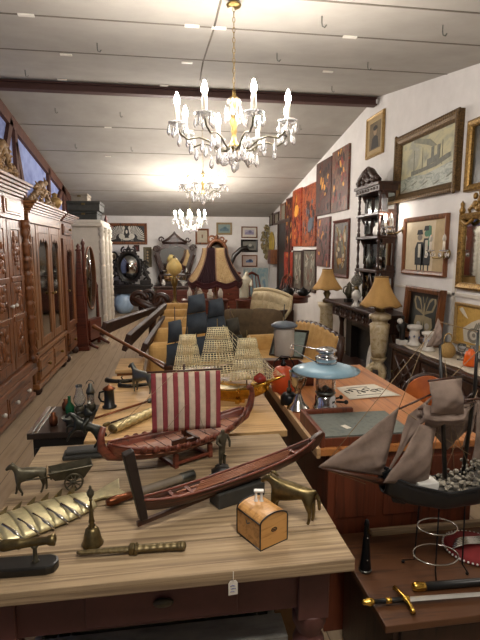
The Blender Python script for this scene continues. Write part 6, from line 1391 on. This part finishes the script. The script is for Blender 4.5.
hullm = plain('black_hull', '131416', .45, var=.3)
MB().grid(f_h, 40, 14).build('hull', hullm, ss, solid=.005)
deckm = plain('grey_deck', '4E4A44', .7, var=.2)
MB().grid(lambda u, v: (-.18+.56*u, (2*v-1)*interp(-.18+.56*u)[2]*.9, interp(-.18+.56*u)[1]-.008), 30, 3).build('deck', deckm, ss, solid=.003)
for s in (-1, 1): MB().tube([(-.2+.6*i/24, s*interp(-.2+.6*i/24)[2], interp(-.2+.6*i/24)[1]) for i in range(25)], .005, 6).build('bulwark', hullm, ss)
MB().prism([(-.2, .40), (-.16, .30), (-.12, .29), (-.1, .31), (-.17, .415)], -.004, .004).build('cutwater', hullm, ss)
MB().tube([L_(392, 484), L_(360, 476), L_(322, 468)], [.012, .007, .004], 8).build('bowsprit', ship_dk, ss)
MB().box(-.09, -.02, -.03, .03, .345, .37).build('deck_house', M['porc'], ss, bevel=.003)
rr = random.Random(9)
rk = MB()
for k in range(260): x = rr.uniform(.0, .3); w = interp(x)[2]*.85; rk.ell((x, rr.uniform(-w, w), interp(x)[1]+rr.uniform(-.005, .05)*min(1, x/.1)), (rr.uniform(.004, .012), rr.uniform(.003, .009), rr.uniform(.003, .008)), 6, 4)
o = rk.build('deck_shells', ramp_mat('shell_grit', ['2E2A26', '8A8272', 'B8B0A0'], 60, .6), ss); o['kind'] = 'stuff'
MB().tube([L_(445, 478), L_(443, 420), L_(440, 345)], [.008, .007, .004], 8).build('mast', M['blackpaint'], ss)
MB().tube([L_(463, 475, .02), L_(475, 385, .02), L_(478, 330, .02)], [.007, .006, .004], 8).build('mast', M['blackpaint'], ss)
for a_, b_ in (((428, 381), (464, 376)), ((418, 409), (476, 402)), ((462, 400), (492, 398)), ((399, 409), (432, 394))): MB().tube([L_(*a_, -.01), L_(*b_, -.01)], .0035, 6).build('yard', ship_dk, ss)
def csail(pts, bul, dy=0., sag=.0):
    p_ = [L_(x, y, dy+e) for x, y, e in pts]; n_ = ((p_[1]-p_[0]).cross(p_[3]-p_[0])); n_ = n_.normalized() if n_.length > 1e-9 else V((0, -1, 0))
    if n_.y > 0: n_ = -n_
    def f(u, v):
        q_ = p_[0].lerp(p_[1], u).lerp(p_[3].lerp(p_[2], u), v)
        return q_+n_*(bul*sin(pi*u)*sin(pi*v)+(.006*sin(9*u+3*v)+.002*sin(17*u-11*v)+.001*sin(23*v+7*u))*sin(pi*v))+V((0, 0, -sag*sin(pi*u)*sin(pi*v)))
    MB().grid(f, 16, 16).build('sail', M['sail_g'], ss, solid=.0015)
csail([(318, 467, 0), (384, 476, .03), (386, 463, .03), (399, 407, .02)], .018, -.005)
csail([(386, 477, 0), (415, 428, .02), (433, 396, .03), (408, 415, .0)], .02, .01)
csail([(383, 483, -.03), (428, 484, .02), (436, 428, .02), (420, 424, -.02)], .03, -.02)
csail([(431, 414, -.02), (464, 414, .02), (462, 378, .02), (429, 382, -.02)], .035, -.03)
csail([(420, 424, -.02), (474, 405, .03), (464, 414, .03), (424, 404, -.02)], .03, -.015, .02)
csail([(426, 428, 0), (468, 425, .03), (474, 402, .03), (419, 410, -.01)], .03, .0)
csail([(430, 430, .02), (447, 450, .03), (470, 428, .04), (470, 405, .04)], .02, .03)
csail([(426, 347, 0), (441, 346, .01), (440, 322, .01), (438, 318, 0)], .012, .0)
csail([(462, 447, .03), (467, 448, .03), (479, 398, .03), (476, 396, .03)], .005, .03)
csail([(470, 475, .03), (492, 470, .03), (492, 405, .03), (478, 400, .03)], .02, .06)
for a_, b_ in (((322, 468), (440, 322)), ((399, 408), (427, 335)), ((440, 322), (478, 332)), ((432, 396), (479, 350)), ((322, 468), (388, 487)), ((445, 470), (478, 390)), ((455, 478), (445, 360)), ((399, 408), (470, 455)), ((430, 470), (444, 400)), ((470, 470), (444, 400)), ((322, 468), (366, 484))): MB().tube([L_(*a_, .01), L_(*b_, .01)], .0012, 4).build('rigging_line', M['rope'], ss)
stand = M['pewter']
feet = [PZ(403, 563, LZ)-O, PZ(436, 586, LZ)-O, PZ(467, 575, LZ)-O]
for f_ in feet:
    top = V((f_.x*.75, f_.y*.4, .3)); MB().tube([f_+V((0, 0, .004)), f_+V((0, 0, .012)), V((f_.x*.8, f_.y*.5, .05)), top], .0028, 6).build('stand_leg', M['black'], ss)
    MB().ell(f_+V((0, 0, .006)), .006, 8, 6).build('stand_foot', M['black'], ss)
for z, r in ((.1, .075), (.2, .065)): MB().tube(circ((.0, .0, z), r, 28, 'z', r*.75), .0028, 6, True).build('stand_hoop', M['silver'], ss)
# ================================================================= chandeliers
def chandelier(name, label, loc, n, R, ph, nd=5, top=None, bm='bulb'):
    t = thing(name, label, 'chandelier', loc, 0, 'crystal chandeliers in a row')
    ch = MB(); L = top-loc[2]-.2; k = int(L/.028)
    for i in range(k):
        z = .2+L*i/k
        ch.tube(circ((0, 0, z+.012), .007, 10, 'x' if i % 2 else 'y', .016), .0022, 5, True)
    ch.build('chain', M['brass'], t)
    MB().lathe([(.04, 0), (.045, .01), (.02, .025), (0, .03)], (0, 0, L+.17), 16).build('ceiling_rose', M['brass'], t)
    MB().lathe([(0, -.17), (.012, -.165), (.02, -.15), (.012, -.14), (.03, -.12), (.035, -.1), (.018, -.08), (.014, -.04), (.02, -.02), (.016, .0), (.028, .03), (.022, .06), (.013, .09), (.018, .12), (.035, .15), (.03, .17), (.012, .185), (.012, .2)], n=16).build('stem', M['goldframe'] if False else M['brass'], t)
    rg = None
    for i in range(10):
        a = 2*pi*i/10; MB().ell((.034*cos(a), .034*sin(a), .15), (.011, .011, .016), 6, 4).build('stem_bead', M['crystal'], t)
    arm_me = None
    drop_v = [(0, 0), (.004, -.006), (.008, -.022), (.0095, -.033), (.006, -.043), (0, -.047)]
    drop = MB().lathe(drop_v, n=6).ell((0, 0, .005), .004, 6, 4)
    proto = None
    def putdrop(x, y, z, s, par):
        nonlocal proto
        if proto is None: proto = drop.build('crystal_drop', M['crystal'], par); o = proto
        else: o = proto.copy(); COL.objects.link(o); o.parent = par
        o.location = (x, y, z); o.scale = (s, s, s)
    protos = {}
    for i in range(n):
        a = ph+2*pi*i/n; Rz = Matrix.Rotation(a, 4, 'Z'); r = R; dz = .0
        def part(key, mk, m, par):
            if key not in protos: protos[key] = mk().build(key, m, par); o = protos[key]
            else: o = protos[key].copy(); COL.objects.link(o); o.parent = par
            o.rotation_euler = (0, 0, a) if par is t else (0, 0, 0)
            return o
        arm = part('arm', lambda: MB().tube([(.015, 0, -.09), (.05, 0, -.13), (.1, 0, -.125), (.16*R/.35, 0, -.085), (.22*R/.35, 0, -.07), (.29*R/.35, 0, -.085), (R-.02, 0, -.06), (R, 0, -.02)], [.007, .007, .0065, .006, .006, .006, .006, .007], 7), M['bronze'], t)
        part('drip_pan', lambda: MB().lathe([(.01, -.022), (.03, -.014), (.052, -.006), (.056, .004), (.05, .0), (.028, -.008), (0, -.012)], (R, 0, 0), 16), M['crystal'], t)
        c = part('candle', lambda: MB().lathe([(.014, -.01), (.014, .1), (.01, .105), (0, .105)], (R, 0, 0), 12), M['candle'], t)
        part('bulb', lambda: MB().lathe([(.009, .1), (.016, .113), (.0175, .128), (.011, .15), (.004, .168), (0, .172)], (R, 0, 0), 12), M[bm], c)
        for k in range(nd):
            q_ = 2*pi*k/nd; x, y = R+.05*cos(q_), .05*sin(q_); putdrop(x*cos(a)-y*sin(a), x*sin(a)+y*cos(a), -.008, 1.4, t)
        putdrop(.2*R/.35*cos(a), .2*R/.35*sin(a), -.085, 1.5, t); putdrop(.1*cos(a+.3), .1*sin(a+.3), -.135, 1.6, t); putdrop(.27*R/.35*cos(a), .27*R/.35*sin(a), -.1, 1.5, t)
    for i in range(8): a = 2*pi*i/8; putdrop(.035*cos(a), .035*sin(a), -.125, 1.5, t)
    for i in range(12): a = 2*pi*i/12+.2; q_ = (.09, .14)[i % 2]; putdrop(q_*cos(a), q_*sin(a), -.12-.02*(i % 3), 1.6, t); putdrop(.05*cos(a), .05*sin(a), .12-.03*(i % 2), 1.3, t)
    putdrop(0, 0, -.17, 2., t)
    return t
def fill_light(loc, e, r=.3):
    l = bpy.data.lights.new('unseen_fill', 'POINT'); l.energy = e; l.shadow_soft_size = r; l.color = (1, .95, .88)
    o = bpy.data.objects.new('unseen_fill', l); COL.objects.link(o); o.location = loc
C1 = PY(234, 128, 3.0)
chandelier('crystal_chandelier', 'nearest and largest lit crystal chandelier hanging on a brass chain', C1, 8, .345, RD(10), 5, ceil_z(C1.y))
C2 = PY(203, 186, 6.9); C3 = PY(190, 220, 9.6)
chandelier('crystal_chandelier', 'middle lit crystal chandelier seen below the nearest one', C2, 9, .3, RD(4), 3, ceil_z(C2.y), 'bulb_mid')
chandelier('crystal_chandelier', 'farthest lit crystal chandelier above the oil lamp', C3, 10, .3, RD(12), 2, ceil_z(C3.y), 'bulb_far')

# added fill lights with no fixtures, standing for chandeliers above and behind the viewer
fill_light((.3, .35, 2.5), 34, .2); fill_light((.3, -2.6, 2.2), 38, .2)
w = bpy.data.worlds.new('World'); SC.world = w; w.use_nodes = True; w.node_tree.nodes['Background'].inputs[0].default_value = (.8, .88, 1, 1); w.node_tree.nodes['Background'].inputs[1].default_value = .6
vs_ = SC.view_settings; vs_.view_transform = 'Standard'; vs_.look = 'None'; vs_.gamma = 1; vs_.exposure = 1.5; vs_.use_curve_mapping = False
